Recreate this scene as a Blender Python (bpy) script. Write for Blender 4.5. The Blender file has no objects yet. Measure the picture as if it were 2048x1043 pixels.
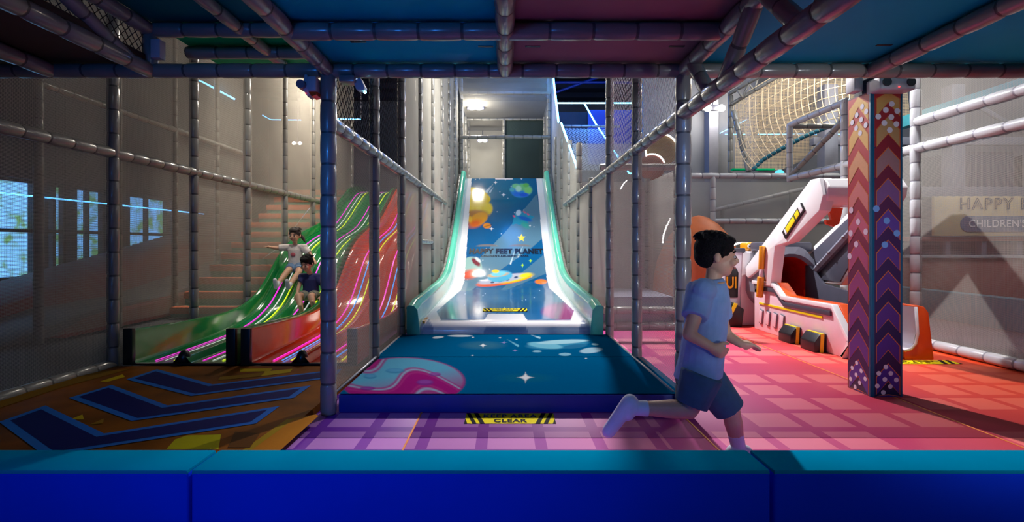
import bpy, bmesh, math, random
import numpy as np
from mathutils import Vector, Matrix
random.seed(7)
rng = np.random.default_rng(7)
scene = bpy.context.scene
col = scene.collection

# ------------------------------------------------------------------ camera
F, U0, V0, HC = 1050.0, 1010.0, 490.0, 1.10      # focal length and vanishing point in photo pixels, eye height
cam_d = bpy.data.cameras.new('camera')
cam_d.sensor_width = 36.0
cam_d.lens = F / 2048 * 36.0
cam_d.shift_x = (1024 - U0) / 2048
cam_d.shift_y = -(521.5 - V0) / 2048
cam_d.clip_start = 0.05
cam = bpy.data.objects.new('camera', cam_d)
cam.location = (0, 0, HC)
cam.rotation_euler = (math.pi / 2, 0, 0)
col.objects.link(cam)
scene.camera = cam

def P(u, v, Y):                                   # a point of the place from where it is seen and how far off it stands
    return Vector(((u - U0) / F * Y, Y, HC - (v - V0) / F * Y))
def G(u, v, z=0.0):                               # the same for a point lying at height z
    Y = F * (HC - z) / (v - V0)
    return Vector(((u - U0) / F * Y, Y, z))

# ------------------------------------------------------------------ world, lamps, exposure
w = bpy.data.worlds.new('hall_air'); scene.world = w; w.use_nodes = True
w.node_tree.nodes['Background'].inputs[0].default_value = (0.20, 0.30, 0.62, 1)
w.node_tree.nodes['Background'].inputs[1].default_value = 0.05
scene.view_settings.view_transform = 'Standard'
scene.view_settings.look = 'None'
scene.view_settings.exposure = 0.0
scene.view_settings.gamma = 1.0
scene.view_settings.use_curve_mapping = False
try:
    scene.cycles.transparent_max_bounces = 16
    scene.cycles.max_bounces = 6
    scene.cycles.diffuse_bounces = 3
    scene.cycles.glossy_bounces = 3
    scene.cycles.sample_clamp_indirect = 4.0
    scene.cycles.caustics_reflective = False
    scene.cycles.caustics_refractive = False
    scene.cycles.use_adaptive_sampling = True
    scene.cycles.adaptive_threshold = 0.03
    scene.cycles.use_denoising = True
except Exception:
    pass

def lamp(name, kind, loc, power, color, target=None, size=0.5, spot=60, blend=0.4, size_y=None):
    d = bpy.data.lights.new(name, kind)
    d.energy = power; d.color = color
    if kind == 'AREA':
        d.size = size
        if size_y: d.shape = 'RECTANGLE'; d.size_y = size_y
    elif kind == 'SPOT':
        d.spot_size = math.radians(spot); d.spot_blend = blend; d.shadow_soft_size = size
    else:
        d.shadow_soft_size = size
    o = bpy.data.objects.new(name, d); o.location = loc; col.objects.link(o)
    if target is not None:
        o.rotation_euler = (Vector(target) - Vector(loc)).to_track_quat('-Z', 'Y').to_euler()
    return o
lamp('slide_ceiling_lamp', 'SPOT', (0, 8.0, 5.9), 1350, (1.0, 0.94, 0.86), (0, 9.3, 0), 0.5, 56, 0.6)
lamp('tower_lamp', 'POINT', (-0.75, 13.2, 4.35), 75, (1.0, 0.92, 0.80), size=0.12)
lamp('tower_rear_lamp', 'POINT', (-0.6, 14.7, 3.6), 30, (1.0, 0.92, 0.80), size=0.12)
lamp('play_area_spot', 'SPOT', (1.5, 8.0, 4.7), 1650, (1.0, 0.94, 0.95), (2.8, 4.0, 0.0), 0.07, 84, 0.5)
lamp('stairs_lamp', 'SPOT', (-4.3, 9.6, 5.4), 1300, (1.0, 0.88, 0.72), (-3.6, 9.8, 0.5), 0.4, 84, 0.7)
lamp('racing_slide_lamp', 'SPOT', (-2.2, 5.5, 5.2), 330, (1.0, 0.93, 0.82), (-2.7, 7.6, 0.6), 0.2, 60, 0.8)
lamp('shuttle_lamp', 'SPOT', (3.9, 4.6, 5.3), 620, (1.0, 0.96, 0.96), (3.75, 6.1, 0.9), 0.2, 40, 0.5)
lamp('corridor_fill', 'POINT', (0, 7.9, 4.2), 145, (1.0, 0.95, 0.88), size=0.3)  # added point fill to brighten the nets along the slide corridor
lamp('racing_bay_fill', 'POINT', (-2.5, 8.8, 3.9), 140, (1.0, 0.90, 0.76), size=0.25)  # fill put in to lift the net wall of the racing bay
lamp('lounge_lamp', 'AREA', (8.6, 6.6, 5.2), 130, (0.84, 0.92, 1.0), (8.4, 10.2, 0.8), 1.6)
lamp('rope_net_lamp', 'POINT', (6.1, 8.8, 4.5), 160, (1.0, 0.84, 0.64), size=0.2)
lamp('rear_wall_spot', 'POINT', (5.0, 12.3, 4.3), 60, (1.0, 0.93, 0.82), size=0.15)
lamp('rear_net_fill', 'POINT', (4.7, 8.6, 4.6), 75, (0.82, 0.90, 1.0), size=0.4)  # cool point light added to brighten the rear net
lamp('neon_glow', 'POINT', (1.95, 12.4, 4.4), 90, (0.04, 0.25, 1.0), size=0.4)
lamp('roof_neon_glow', 'POINT', (0.2, 12.4, 5.7), 90, (0.05, 0.28, 1.0), size=0.4)
lamp('entrance_blue_wash', 'SPOT', (-1.4, -2.6, 1.5), 200, (0.02, 0.24, 1.0), (-0.9, 3.4, 1.15), 0.3, 54, 1.0)
lamp('entrance_fill', 'AREA', (2.6, -3.6, 4.0), 30, (0.70, 0.84, 1.0), (1.6, 2.4, 0.2), 2.2)  # unseen fill behind the camera for the surfaces facing it
lamp('post_wash', 'SPOT', (-1.0, 0.6, 1.9), 60, (0.02, 0.26, 1.0), (-1.15, 3.42, 1.45), 0.08, 22, 0.9)  # pair of blue spots without fixtures, added to colour the front posts
lamp('post_wash', 'SPOT', (1.0, 0.6, 1.9), 60, (0.02, 0.26, 1.0), (1.16, 3.42, 1.6), 0.08, 18, 0.9)
lamp('entrance_fill_spot', 'SPOT', (2.9, -2.8, 1.15), 470, (0.84, 0.92, 1.0), (1.9, 3.3, 1.22), 0.2, 27, 0.7)  # extra fill from behind the camera, lifts the running child and column

# ------------------------------------------------------------------ materials
def lin(c):
    return tuple((x / 12.92 if x <= 0.04045 else ((x + 0.055) / 1.055) ** 2.4) for x in c)
def rgb(r, g, b):
    return lin((r / 255, g / 255, b / 255))
def mat(name, c, rough=0.5, metal=0.0, coat=0.0, emit=None, estr=0.0, vary=0.12, scale=8.0, bump=0.0, spec=0.5, bscale=None):
    m = bpy.data.materials.new(name); m.use_nodes = True
    nt = m.node_tree; b = nt.nodes['Principled BSDF']
    b.inputs['Roughness'].default_value = rough
    b.inputs['Metallic'].default_value = metal
    b.inputs['Coat Weight'].default_value = coat
    b.inputs['Coat Roughness'].default_value = 0.08
    b.inputs['Specular IOR Level'].default_value = spec
    tc = nt.nodes.new('ShaderNodeTexCoord')
    nz = nt.nodes.new('ShaderNodeTexNoise'); nz.inputs['Scale'].default_value = scale; nz.inputs['Detail'].default_value = 4
    nt.links.new(tc.outputs['Object'], nz.inputs['Vector'])
    rp = nt.nodes.new('ShaderNodeMapRange')
    rp.inputs[1].default_value = 0.3; rp.inputs[2].default_value = 0.7
    rp.inputs[3].default_value = 1 - vary; rp.inputs[4].default_value = 1 + vary
    nt.links.new(nz.outputs['Fac'], rp.inputs[0])
    mx = nt.nodes.new('ShaderNodeVectorMath'); mx.operation = 'SCALE'
    mx.inputs[0].default_value = c[:3]
    nt.links.new(rp.outputs[0], mx.inputs['Scale'])
    nt.links.new(mx.outputs[0], b.inputs['Base Color'])
    if bump:
        n2 = nt.nodes.new('ShaderNodeTexNoise'); n2.inputs['Scale'].default_value = bscale or scale * 6
        nt.links.new(tc.outputs['Object'], n2.inputs['Vector'])
        bp = nt.nodes.new('ShaderNodeBump'); bp.inputs['Strength'].default_value = bump; bp.inputs['Distance'].default_value = 0.01
        nt.links.new(n2.outputs['Fac'], bp.inputs['Height']); nt.links.new(bp.outputs[0], b.inputs['Normal'])
    if emit:
        b.inputs['Emission Color'].default_value = (*emit, 1); b.inputs['Emission Strength'].default_value = estr
    return m
def vcol_mat(name, rough=0.3, coat=0.0, spec=0.5):
    m = bpy.data.materials.new(name); m.use_nodes = True
    nt = m.node_tree; b = nt.nodes['Principled BSDF']
    b.inputs['Roughness'].default_value = rough; b.inputs['Coat Weight'].default_value = coat
    b.inputs['Coat Roughness'].default_value = 0.05; b.inputs['Specular IOR Level'].default_value = spec
    a = nt.nodes.new('ShaderNodeVertexColor'); a.layer_name = 'Col'
    nz = nt.nodes.new('ShaderNodeTexNoise'); nz.inputs['Scale'].default_value = 60
    tc = nt.nodes.new('ShaderNodeTexCoord'); nt.links.new(tc.outputs['Object'], nz.inputs['Vector'])
    rp = nt.nodes.new('ShaderNodeMapRange'); rp.inputs[3].default_value = 0.94; rp.inputs[4].default_value = 1.06
    nt.links.new(nz.outputs['Fac'], rp.inputs[0])
    mx = nt.nodes.new('ShaderNodeVectorMath'); mx.operation = 'SCALE'
    nt.links.new(a.outputs['Color'], mx.inputs[0]); nt.links.new(rp.outputs[0], mx.inputs['Scale'])
    nt.links.new(mx.outputs[0], b.inputs['Base Color'])
    return m
def net_mat(name, c, pitch=0.016, lo=0.25, hi=0.5, cover=1.0, extra=0.0):
    """knitted safety net: threads cross on a diamond raster, the holes are open"""
    m = bpy.data.materials.new(name); m.use_nodes = True
    nt = m.node_tree; N = nt.nodes; L = nt.links
    N.remove(N['Principled BSDF']); out = N['Material Output']
    uv = N.new('ShaderNodeUVMap'); sp = N.new('ShaderNodeSeparateXYZ'); L.new(uv.outputs[0], sp.inputs[0])
    def math_(op, a, b=None):
        n = N.new('ShaderNodeMath'); n.operation = op
        for i, x in enumerate((a, b)):
            if x is None: continue
            if isinstance(x, (int, float)): n.inputs[i].default_value = x
            else: L.new(x, n.inputs[i])
        return n.outputs[0]
    k = 2 * math.pi / pitch
    f = math_('MULTIPLY', math_('COSINE', math_('MULTIPLY', sp.outputs[0], k)), math_('COSINE', math_('MULTIPLY', sp.outputs[1], k * 0.85)))
    f = math_('ABSOLUTE', f)
    mr = N.new('ShaderNodeMapRange'); mr.interpolation_type = 'SMOOTHSTEP'
    mr.inputs[1].default_value = lo; mr.inputs[2].default_value = hi; mr.inputs[3].default_value = cover; mr.inputs[4].default_value = extra
    L.new(f, mr.inputs[0])
    nz = N.new('ShaderNodeTexNoise'); nz.inputs['Scale'].default_value = 1.7; L.new(uv.outputs[0], nz.inputs['Vector'])
    cr = N.new('ShaderNodeMapRange'); cr.inputs[3].default_value = 0.8; cr.inputs[4].default_value = 1.2; L.new(nz.outputs['Fac'], cr.inputs[0])
    sc = N.new('ShaderNodeVectorMath'); sc.operation = 'SCALE'; sc.inputs[0].default_value = c; L.new(cr.outputs[0], sc.inputs['Scale'])
    d = N.new('ShaderNodeBsdfDiffuse'); t = N.new('ShaderNodeBsdfTranslucent'); tr = N.new('ShaderNodeBsdfTransparent')
    L.new(sc.outputs[0], d.inputs[0]); L.new(sc.outputs[0], t.inputs[0])
    m1 = N.new('ShaderNodeMixShader'); m1.inputs[0].default_value = 0.35; L.new(d.outputs[0], m1.inputs[1]); L.new(t.outputs[0], m1.inputs[2])
    m2 = N.new('ShaderNodeMixShader'); L.new(mr.outputs[0], m2.inputs[0]); L.new(tr.outputs[0], m2.inputs[1]); L.new(m1.outputs[0], m2.inputs[2])
    L.new(m2.outputs[0], out.inputs[0])
    return m

M = {}
M['pad'] = mat('grey_vinyl_padding', rgb(138, 137, 132), 0.28, coat=0.3, vary=0.10, scale=5, bump=0.25, bscale=18)
M['tie'] = mat('dark_cable_tie', rgb(84, 83, 82), 0.5)
M['tie_l'] = mat('grey_cable_tie', rgb(132, 132, 142), 0.5)
M['padl'] = mat('pale_vinyl_padding', rgb(188, 190, 194), 0.28, coat=0.3, vary=0.08, scale=5, bump=0.2, bscale=18)
M['net'] = net_mat('fine_grey_net', rgb(184, 181, 172), 0.016, 0.28, 0.52)
M['netm'] = net_mat('close_grey_net', rgb(186, 182, 172), 0.014, 0.42, 0.72)
M['netd'] = net_mat('dense_grey_net', rgb(190, 188, 180), 0.012, 0.62, 0.95, 1.0, 0.55)
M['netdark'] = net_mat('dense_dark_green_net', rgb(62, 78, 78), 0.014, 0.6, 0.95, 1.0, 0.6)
M['cord'] = mat('black_net_cord', rgb(38, 40, 50), 0.7)
M['cordw'] = mat('pale_net_cord', rgb(190, 196, 210), 0.6)
M['rope'] = mat('natural_rope', rgb(236, 214, 178), 0.8, bump=0.4)
M['ropeteal'] = mat('teal_rope', rgb(20, 110, 130), 0.7, bump=0.4)
M['blue_face'] = mat('royal_blue_vinyl', rgb(0, 66, 255), 0.5, vary=0.05, scale=3, spec=0.04)
M['teal_top'] = mat('teal_vinyl', rgb(0, 150, 195), 0.6, vary=0.05, scale=3, spec=0.0)
M['navy_side'] = mat('navy_vinyl', rgb(10, 50, 150), 0.45, vary=0.06)
M['mint'] = mat('mint_fibreglass', rgb(105, 222, 190), 0.16, coat=0.5, vary=0.04)
M['white'] = mat('white_fibreglass', rgb(238, 236, 238), 0.2, coat=0.4, vary=0.02)
M['shell'] = mat('off_white_shell', rgb(222, 216, 226), 0.3, coat=0.3, vary=0.03)
M['greyp'] = mat('mid_grey_plastic', rgb(122, 124, 138), 0.35, vary=0.06)
M['dgreyp'] = mat('dark_grey_plastic', rgb(74, 76, 90), 0.35, vary=0.06)
M['black'] = mat('black_plastic', rgb(28, 27, 32), 0.35)
M['yellow'] = mat('yellow_print', rgb(236, 220, 20), 0.4, vary=0.05)
M['orange'] = mat('orange_fibreglass', rgb(240, 84, 16), 0.25, coat=0.4, vary=0.04)
M['amber'] = mat('amber_plastic', rgb(232, 158, 20), 0.3, coat=0.3, vary=0.05)
M['redhole'] = mat('dark_red_tunnel', rgb(215, 36, 20), 0.4)
M['steel'] = mat('brushed_steel', rgb(150, 152, 160), 0.35, metal=0.7)
M['pinkw'] = mat('pinkish_white_plastic', rgb(232, 205, 215), 0.35, vary=0.03)
M['green'] = mat('deep_green_fibreglass', rgb(16, 130, 60), 0.12, coat=0.6, vary=0.08)
M['orange_slide'] = mat('flame_orange_fibreglass', rgb(228, 62, 8), 0.12, coat=0.5, vary=0.08)
M['dark_lip'] = mat('black_green_rubber', rgb(14, 30, 32), 0.3)
M['led_m'] = mat('magenta_light', rgb(255, 20, 220), 0.3, emit=(1.0, 0.02, 0.75), estr=1.1)
M['led_w'] = mat('white_light', rgb(235, 240, 240), 0.3, emit=(0.85, 0.9, 0.85), estr=0.55)
M['led_y'] = mat('yellow_light', rgb(225, 255, 20), 0.3, emit=(0.72, 0.9, 0.02), estr=1.0)
M['led_b'] = mat('blue_strip_light', rgb(40, 140, 255), 0.3, emit=(0.04, 0.34, 1.0), estr=1.4)
M['neon'] = mat('blue_neon', rgb(150, 220, 255), 0.3, emit=(0.10, 0.48, 1.0), estr=16)
M['neon2'] = mat('thin_blue_neon', rgb(120, 200, 255), 0.3, emit=(0.10, 0.46, 1.0), estr=6)
M['neonw'] = mat('white_neon', rgb(250, 250, 250), 0.3, emit=(1.0, 0.97, 0.95), estr=5)
M['bulb'] = mat('hot_white_lamp', rgb(255, 250, 240), 0.3, emit=(1.0, 0.92, 0.80), estr=40)
M['bulbs'] = mat('small_white_lamp', rgb(255, 250, 240), 0.3, emit=(1.0, 0.95, 0.88), estr=14)
M['cyan_led'] = mat('cyan_led', rgb(160, 240, 255), 0.3, emit=(0.25, 0.85, 1.0), estr=14)
M['red_led'] = mat('red_led', rgb(255, 60, 60), 0.3, emit=(1.0, 0.05, 0.05), estr=3)
M['speaker'] = mat('light_grey_casing', rgb(196, 196, 204), 0.45)
M['cone'] = mat('dark_speaker_cone', rgb(60, 62, 70), 0.6)
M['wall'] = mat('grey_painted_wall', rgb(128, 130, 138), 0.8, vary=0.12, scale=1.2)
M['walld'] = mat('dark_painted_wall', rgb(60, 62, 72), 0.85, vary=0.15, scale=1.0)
M['roof'] = mat('dark_blue_roof', rgb(34, 40, 62), 0.8, vary=0.2, scale=2)
M['concrete'] = mat('dark_floor_base', rgb(52, 54, 62), 0.7)
M['frame'] = mat('dark_window_frame', rgb(44, 46, 54), 0.6)
M['leaf_pane'] = None
M['redpad'] = mat('dark_red_vinyl', rgb(150, 40, 36), 0.5)
M['slate'] = mat('slate_vinyl', rgb(96, 108, 118), 0.5)
M['stepo'] = mat('orange_step_vinyl', rgb(196, 98, 58), 0.5)
M['stept'] = mat('teal_step_vinyl', rgb(60, 128, 112), 0.5)
M['d_blue'] = mat('blue_deck_board', rgb(0, 205, 240), 0.6, vary=0.05, scale=2, spec=0.08)
M['d_mauve'] = mat('mauve_deck_board', rgb(165, 125, 140), 0.6, vary=0.05, scale=2, spec=0.08)
M['d_slate'] = mat('slate_blue_deck_board', rgb(10, 190, 220), 0.6, vary=0.05, scale=2, spec=0.08)
M['d_brown'] = mat('brown_deck_board', rgb(80, 70, 68), 0.7, vary=0.08, scale=2, spec=0.08)
M['d_green'] = mat('green_deck_board', rgb(0, 205, 130), 0.6, vary=0.05, scale=2, spec=0.08)
M['d_teal'] = mat('dark_teal_deck_board', rgb(0, 130, 150), 0.6, vary=0.05, scale=2, spec=0.08)
M['skin'] = mat('skin', rgb(222, 172, 142), 0.5, vary=0.05, scale=20)
M['hair'] = mat('black_hair', rgb(18, 15, 18), 0.75, spec=0.2, vary=0.3, scale=60, bump=0.8, bscale=140)
M['hairb'] = mat('dark_brown_hair', rgb(44, 32, 30), 0.5, vary=0.3, scale=60, bump=0.8, bscale=140)
M['tee_blue'] = mat('pale_blue_cotton', rgb(146, 178, 226), 0.8, vary=0.08, scale=14, bump=0.5, bscale=22)
M['shorts_teal'] = mat('slate_blue_cotton', rgb(60, 100, 128), 0.8, vary=0.12, scale=14, bump=0.5, bscale=22)
M['sock'] = mat('white_cotton', rgb(226, 226, 236), 0.8)
M['tee_white'] = mat('cream_cotton', rgb(226, 218, 212), 0.8, vary=0.06, scale=20, bump=0.5, bscale=40)
M['denim'] = mat('light_denim', rgb(120, 150, 186), 0.8, vary=0.18, scale=30)
M['tee_navy'] = mat('navy_cotton', rgb(40, 48, 104), 0.8, vary=0.1, scale=20)
M['shorts_grey'] = mat('grey_green_cotton', rgb(148, 150, 134), 0.8, vary=0.1, scale=20)
M['eye_dark'] = mat('dark_eye', rgb(24, 16, 14), 0.2)
M['eye_white'] = mat('eye_white', rgb(230, 226, 222), 0.3)
M['lips'] = mat('lips', rgb(186, 104, 96), 0.5)
M['print_pink'] = mat('pink_shirt_print', rgb(214, 104, 118), 0.7)
M['art'] = vcol_mat('printed_slide_vinyl', 0.12, 0.12, 0.3)
M['artmat'] = vcol_mat('printed_mat_vinyl', 0.6, 0.0, 0.0)
M['artcol'] = vcol_mat('printed_column_vinyl', 0.42, 0.05)
M['artfloor'] = vcol_mat('printed_floor_vinyl', 0.6, 0.0, 0.05)

# ------------------------------------------------------------------ mesh helpers
def link(o, parent=None):
    col.objects.link(o)
    if parent is not None: o.parent = parent
    return o
def tag(o, label=None, cat=None, group=None, kind=None):
    if label: o['label'] = label
    if cat: o['category'] = cat
    if group: o['group'] = group
    if kind: o['kind'] = kind
    return o
def empty(name, loc, label, cat, group=None):
    o = bpy.data.objects.new(name, None); o.empty_display_size = 0.1
    o.location = loc; link(o); tag(o, label, cat, group)
    return o
class MB:
    def __init__(s): s.v = []; s.f = []; s.m = []
    def add(s, vs, fs, mi=0):
        n = len(s.v); s.v += [tuple(x) for x in vs]
        for f in fs: s.f.append([i + n for i in f]); s.m.append(mi)
        return s
    def box(s, a, b, mi=0):
        (x0, y0, z0), (x1, y1, z1) = a, b
        return s.add([(x0,y0,z0),(x1,y0,z0),(x1,y1,z0),(x0,y1,z0),(x0,y0,z1),(x1,y0,z1),(x1,y1,z1),(x0,y1,z1)],
                     [(0,3,2,1),(4,5,6,7),(0,1,5,4),(1,2,6,5),(2,3,7,6),(3,0,4,7)], mi)
    def tube(s, pts, r, n=8, mi=0, caps=True):
        pts = [Vector(p) for p in pts]
        rs = r if isinstance(r, (list, tuple)) else [r] * len(pts)
        base = len(s.v); up = None
        for i, p in enumerate(pts):
            d = (pts[min(i+1, len(pts)-1)] - pts[max(i-1, 0)]).normalized()
            if up is None:
                up = Vector((0,0,1)) if abs(d.z) < 0.9 else Vector((1,0,0))
            a = d.cross(up)
            if a.length < 1e-6: a = d.orthogonal()
            a.normalize(); b = a.cross(d).normalized(); up = b
            for k in range(n):
                t = 2 * math.pi * k / n
                s.v.append(tuple(p + (a * math.cos(t) + b * math.sin(t)) * rs[i]))
        for i in range(len(pts) - 1):
            for k in range(n):
                q = (k + 1) % n
                s.f.append([base+i*n+k, base+i*n+q, base+(i+1)*n+q, base+(i+1)*n+k]); s.m.append(mi)
        if caps:
            s.f.append([base + k for k in reversed(range(n))]); s.m.append(mi)
            e = base + (len(pts)-1) * n
            s.f.append([e + k for k in range(n)]); s.m.append(mi)
        return s
    def ball(s, c, r, n=12, mi=0, rot=None):
        c = Vector(c); r = Vector(r) if not isinstance(r, (int, float)) else Vector((r, r, r))
        h = max(4, n // 2); vs = [Vector((0,0,1))]
        for i in range(1, h):
            for k in range(n):
                a, b = math.pi*i/h, 2*math.pi*k/n
                vs.append(Vector((math.sin(a)*math.cos(b), math.sin(a)*math.sin(b), math.cos(a))))
        vs.append(Vector((0,0,-1))); fs = []
        for k in range(n): fs.append((0, 1+k, 1+(k+1)%n))
        for i in range(h-2):
            for k in range(n):
                q = (k+1) % n
                fs.append((1+i*n+k, 1+(i+1)*n+k, 1+(i+1)*n+q, 1+i*n+q))
        e = len(vs)-1
        for k in range(n): fs.append((e, 1+(h-2)*n+(k+1)%n, 1+(h-2)*n+k))
        out = []
        for p in vs:
            p = Vector((p.x*r.x, p.y*r.y, p.z*r.z))
            if rot is not None: p = rot @ p
            out.append(p + c)
        return s.add(out, fs, mi)
    def prism(s, poly, d, mi=0, side=None):
        """closed prism: poly (list of 3-d points) pushed along the vector d"""
        n = len(poly); d = Vector(d); a = [Vector(p) for p in poly]; b = [p + d for p in a]
        side = mi if side is None else side
        s.add(a + b, [], mi); base = len(s.v) - 2 * n
        s.f.append([base + i for i in range(n)]); s.m.append(mi)
        s.f.append([base + n + i for i in reversed(range(n))]); s.m.append(mi)
        for i in range(n):
            q = (i + 1) % n
            s.f.append([base+q, base+i, base+n+i, base+n+q]); s.m.append(side)
        return s
    def mesh(s, name, mats, smooth=False, bevel=0.0, seg=2):
        me = bpy.data.meshes.new(name)
        me.from_pydata([tuple(v) for v in s.v], [], s.f)
        for m in (mats if isinstance(mats, (list, tuple)) else [mats]): me.materials.append(m)
        if any(s.m): me.polygons.foreach_set('material_index', s.m)
        bm = bmesh.new(); bm.from_mesh(me)
        bmesh.ops.recalc_face_normals(bm, faces=bm.faces)
        if bevel:
            ed = [e for e in bm.edges if len(e.link_faces) == 2 and e.calc_face_angle(0) > 0.35]
            bmesh.ops.bevel(bm, geom=ed, offset=bevel, segments=seg, profile=0.6, affect='EDGES', clamp_overlap=True)
        bm.to_mesh(me); bm.free()
        if smooth: me.polygons.foreach_set('use_smooth', [True] * len(me.polygons))
        if bevel:
            me.polygons.foreach_set('use_smooth', [True] * len(me.polygons))
            try: me.set_sharp_from_angle(angle=math.radians(50))
            except Exception: pass
        me.update()
        return me
    def build(s, name, mats, parent=None, smooth=False, bevel=0.0, seg=2):
        me = s.mesh(name, mats, smooth, bevel, seg)
        o = bpy.data.objects.new(name, me)
        if parent is not None:                      # parts are given in the place's own axes: undo the thing's offset
            off = Vector(parent.matrix_basis.translation); q = parent.parent
            while q is not None: off += Vector(q.matrix_basis.translation); q = q.parent
            if off.length > 1e-9: me.transform(Matrix.Translation(-off))
        link(o, parent)
        return o
def bx(name, a, b, m, parent=None, bevel=0.0, seg=2):
    return MB().box(a, b).build(name, m, parent, bevel=bevel, seg=seg)
def pad_mb(p0, p1, r, pitch=0.22, n=10, mb=None):
    """foam sleeve pulled in by a tie every pitch"""
    p0, p1 = Vector(p0), Vector(p1); L = (p1 - p0).length; k = max(1, round(L / pitch)); d = (p1 - p0) / k
    mb = mb or MB(); pts = []; rs = []; gro = []
    for i in range(k):
        a = p0 + d * i; j = 1.0 + 0.02 * math.sin(i * 2.3 + p0.x * 5 + p0.z * 3)
        for t, q in ((0.0, 0.90), (0.035, 0.93), (0.09, 1.0), (0.5, 1.035), (0.91, 1.0), (0.965, 0.93)):
            pts.append(a + d * t); rs.append(r * q * j)
    pts.append(p1); rs.append(r * 0.90)
    f0 = len(mb.f); mb.tube(pts, rs, n)
    for s_ in range(len(pts) - 1):
        if s_ % 6 in (0, 5):
            for q in range(n): mb.m[f0 + s_ * n + q] = 1
    return mb
def pad(name, p0, p1, parent, r=0.048, m='pad', pitch=0.22, n=10):
    return pad_mb(p0, p1, r, pitch, n).build(name, [M[m], M['tie_l' if m == 'padl' else 'tie']], parent, smooth=True)
def sheet(name, quad, m, parent=None, sag=0.0):
    """a net or cloth quad with metre uv"""
    q = [Vector(p) for p in quad]
    me = bpy.data.meshes.new(name)
    off = Vector((0,0,0)); pp = parent
    while pp is not None: off += Vector(pp.matrix_basis.translation); pp = pp.parent
    me.from_pydata([tuple(p - off) for p in q], [], [list(range(len(q)))])
    uvl = me.uv_layers.new(name='UVMap')
    ax = (q[1] - q[0]).normalized(); nn = ax.cross(q[-1] - q[0]).normalized(); ay = nn.cross(ax)
    for li, l in enumerate(me.loops):
        d = q[l.vertex_index] - q[0]
        uvl.data[li].uv = (d.dot(ax), d.dot(ay))
    me.materials.append(m)
    o = bpy.data.objects.new(name, me); link(o, parent)
    return o
def diamond_net(name, quad, pitch, r, m, parent, kind='stuff', slant=1.0):
    """net of crossed cords: real strands, thin three-sided bars"""
    q = [Vector(p) for p in quad]; ex = q[1] - q[0]; ez = q[3] - q[0]; W, H = ex.length, ez.length
    ex.normalize(); ez.normalize(); mb = MB(); n = int((W + H) / pitch) + 1
    for sgn in (1, -1):
        for i in range(-n, n + 1):
            c = i * pitch
            pts = []
            # line x = c + sgn*z
            for (z) in (0, H):
                pts.append((c + sgn * z * slant, z))
            (x0, z0), (x1, z1) = pts
            if x0 > x1: (x0, z0), (x1, z1) = (x1, z1), (x0, z0)
            if x1 <= 0 or x0 >= W: continue
            if x0 < 0: z0 = z0 + (z1 - z0) * (0 - x0) / (x1 - x0); x0 = 0
            if x1 > W: z1 = z0 + (z1 - z0) * (W - x0) / (x1 - x0); x1 = W
            if abs(x1 - x0) < 1e-3: continue
            mb.tube([q[0] + ex * x0 + ez * z0, q[0] + ex * x1 + ez * z1], r, 3, caps=False)
    o = mb.build(name, m, parent)
    if kind: o['kind'] = kind
    return o
def grid_object(name, V, C, nx, ny, m, parent):
    """a grid of nx by ny points V (n,3) with linear colours C (n,3)"""
    me = bpy.data.meshes.new(name)
    idx = np.arange(nx * ny).reshape(ny, nx)
    f = np.stack([idx[:-1,:-1], idx[:-1,1:], idx[1:,1:], idx[1:,:-1]], -1).reshape(-1, 4)
    me.vertices.add(nx * ny); me.vertices.foreach_set('co', np.asarray(V, np.float32).ravel())
    me.loops.add(f.size); me.loops.foreach_set('vertex_index', f.ravel().astype(np.int32))
    me.polygons.add(len(f)); me.polygons.foreach_set('loop_start', np.arange(0, f.size, 4, dtype=np.int32))
    me.update(calc_edges=True)
    me.polygons.foreach_set('use_smooth', np.ones(len(f), dtype=bool))
    a = me.color_attributes.new('Col', 'FLOAT_COLOR', 'POINT')
    a.data.foreach_set('color', np.concatenate([C, np.ones((len(C), 1))], 1).astype(np.float32).ravel())
    me.materials.append(m); me.validate(); me.update()
    o = bpy.data.objects.new(name, me)
    off = Vector((0,0,0)); pp = parent
    while pp is not None: off += Vector(pp.matrix_basis.translation); pp = pp.parent
    me.transform(Matrix.Translation(-off))
    link(o, parent); return o
def colour_polys(name, polys, m, parent):
    """flat print: list of (points3d, linear rgb), one mesh"""
    me = bpy.data.meshes.new(name); vs = []; fs = []; cs = []
    off = Vector((0,0,0)); pp = parent
    while pp is not None: off += Vector(pp.matrix_basis.translation); pp = pp.parent
    for pts, c in polys:
        n = len(vs); vs += [tuple(Vector(p) - off) for p in pts]; fs.append(list(range(n, n + len(pts)))); cs += [c] * len(pts)
    me.from_pydata(vs, [], fs)
    a = me.color_attributes.new('Col', 'FLOAT_COLOR', 'POINT')
    a.data.foreach_set('color', np.array([(*c, 1) for c in cs], dtype=np.float32).ravel())
    me.materials.append(m); me.update()
    o = bpy.data.objects.new(name, me); link(o, parent); return o
def text_mesh(body, size, bold=0.0, extrude=0.0, spacing=1.0, fill=True, bevel=0.0):
    cu = bpy.data.curves.new('lettering', 'FONT'); cu.body = body; cu.size = size; cu.align_x = 'CENTER'; cu.align_y = 'CENTER'
    cu.offset = bold; cu.extrude = extrude; cu.space_character = spacing; cu.resolution_u = 4
    if not fill: cu.fill_mode = 'NONE'; cu.bevel_depth = bevel; cu.bevel_resolution = 0
    o = bpy.data.objects.new('lettering', cu); col.objects.link(o)
    dg = bpy.context.evaluated_depsgraph_get(); dg.update()
    me = bpy.data.meshes.new_from_object(o.evaluated_get(dg))
    bpy.data.objects.remove(o); bpy.data.curves.remove(cu)
    return me
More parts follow.
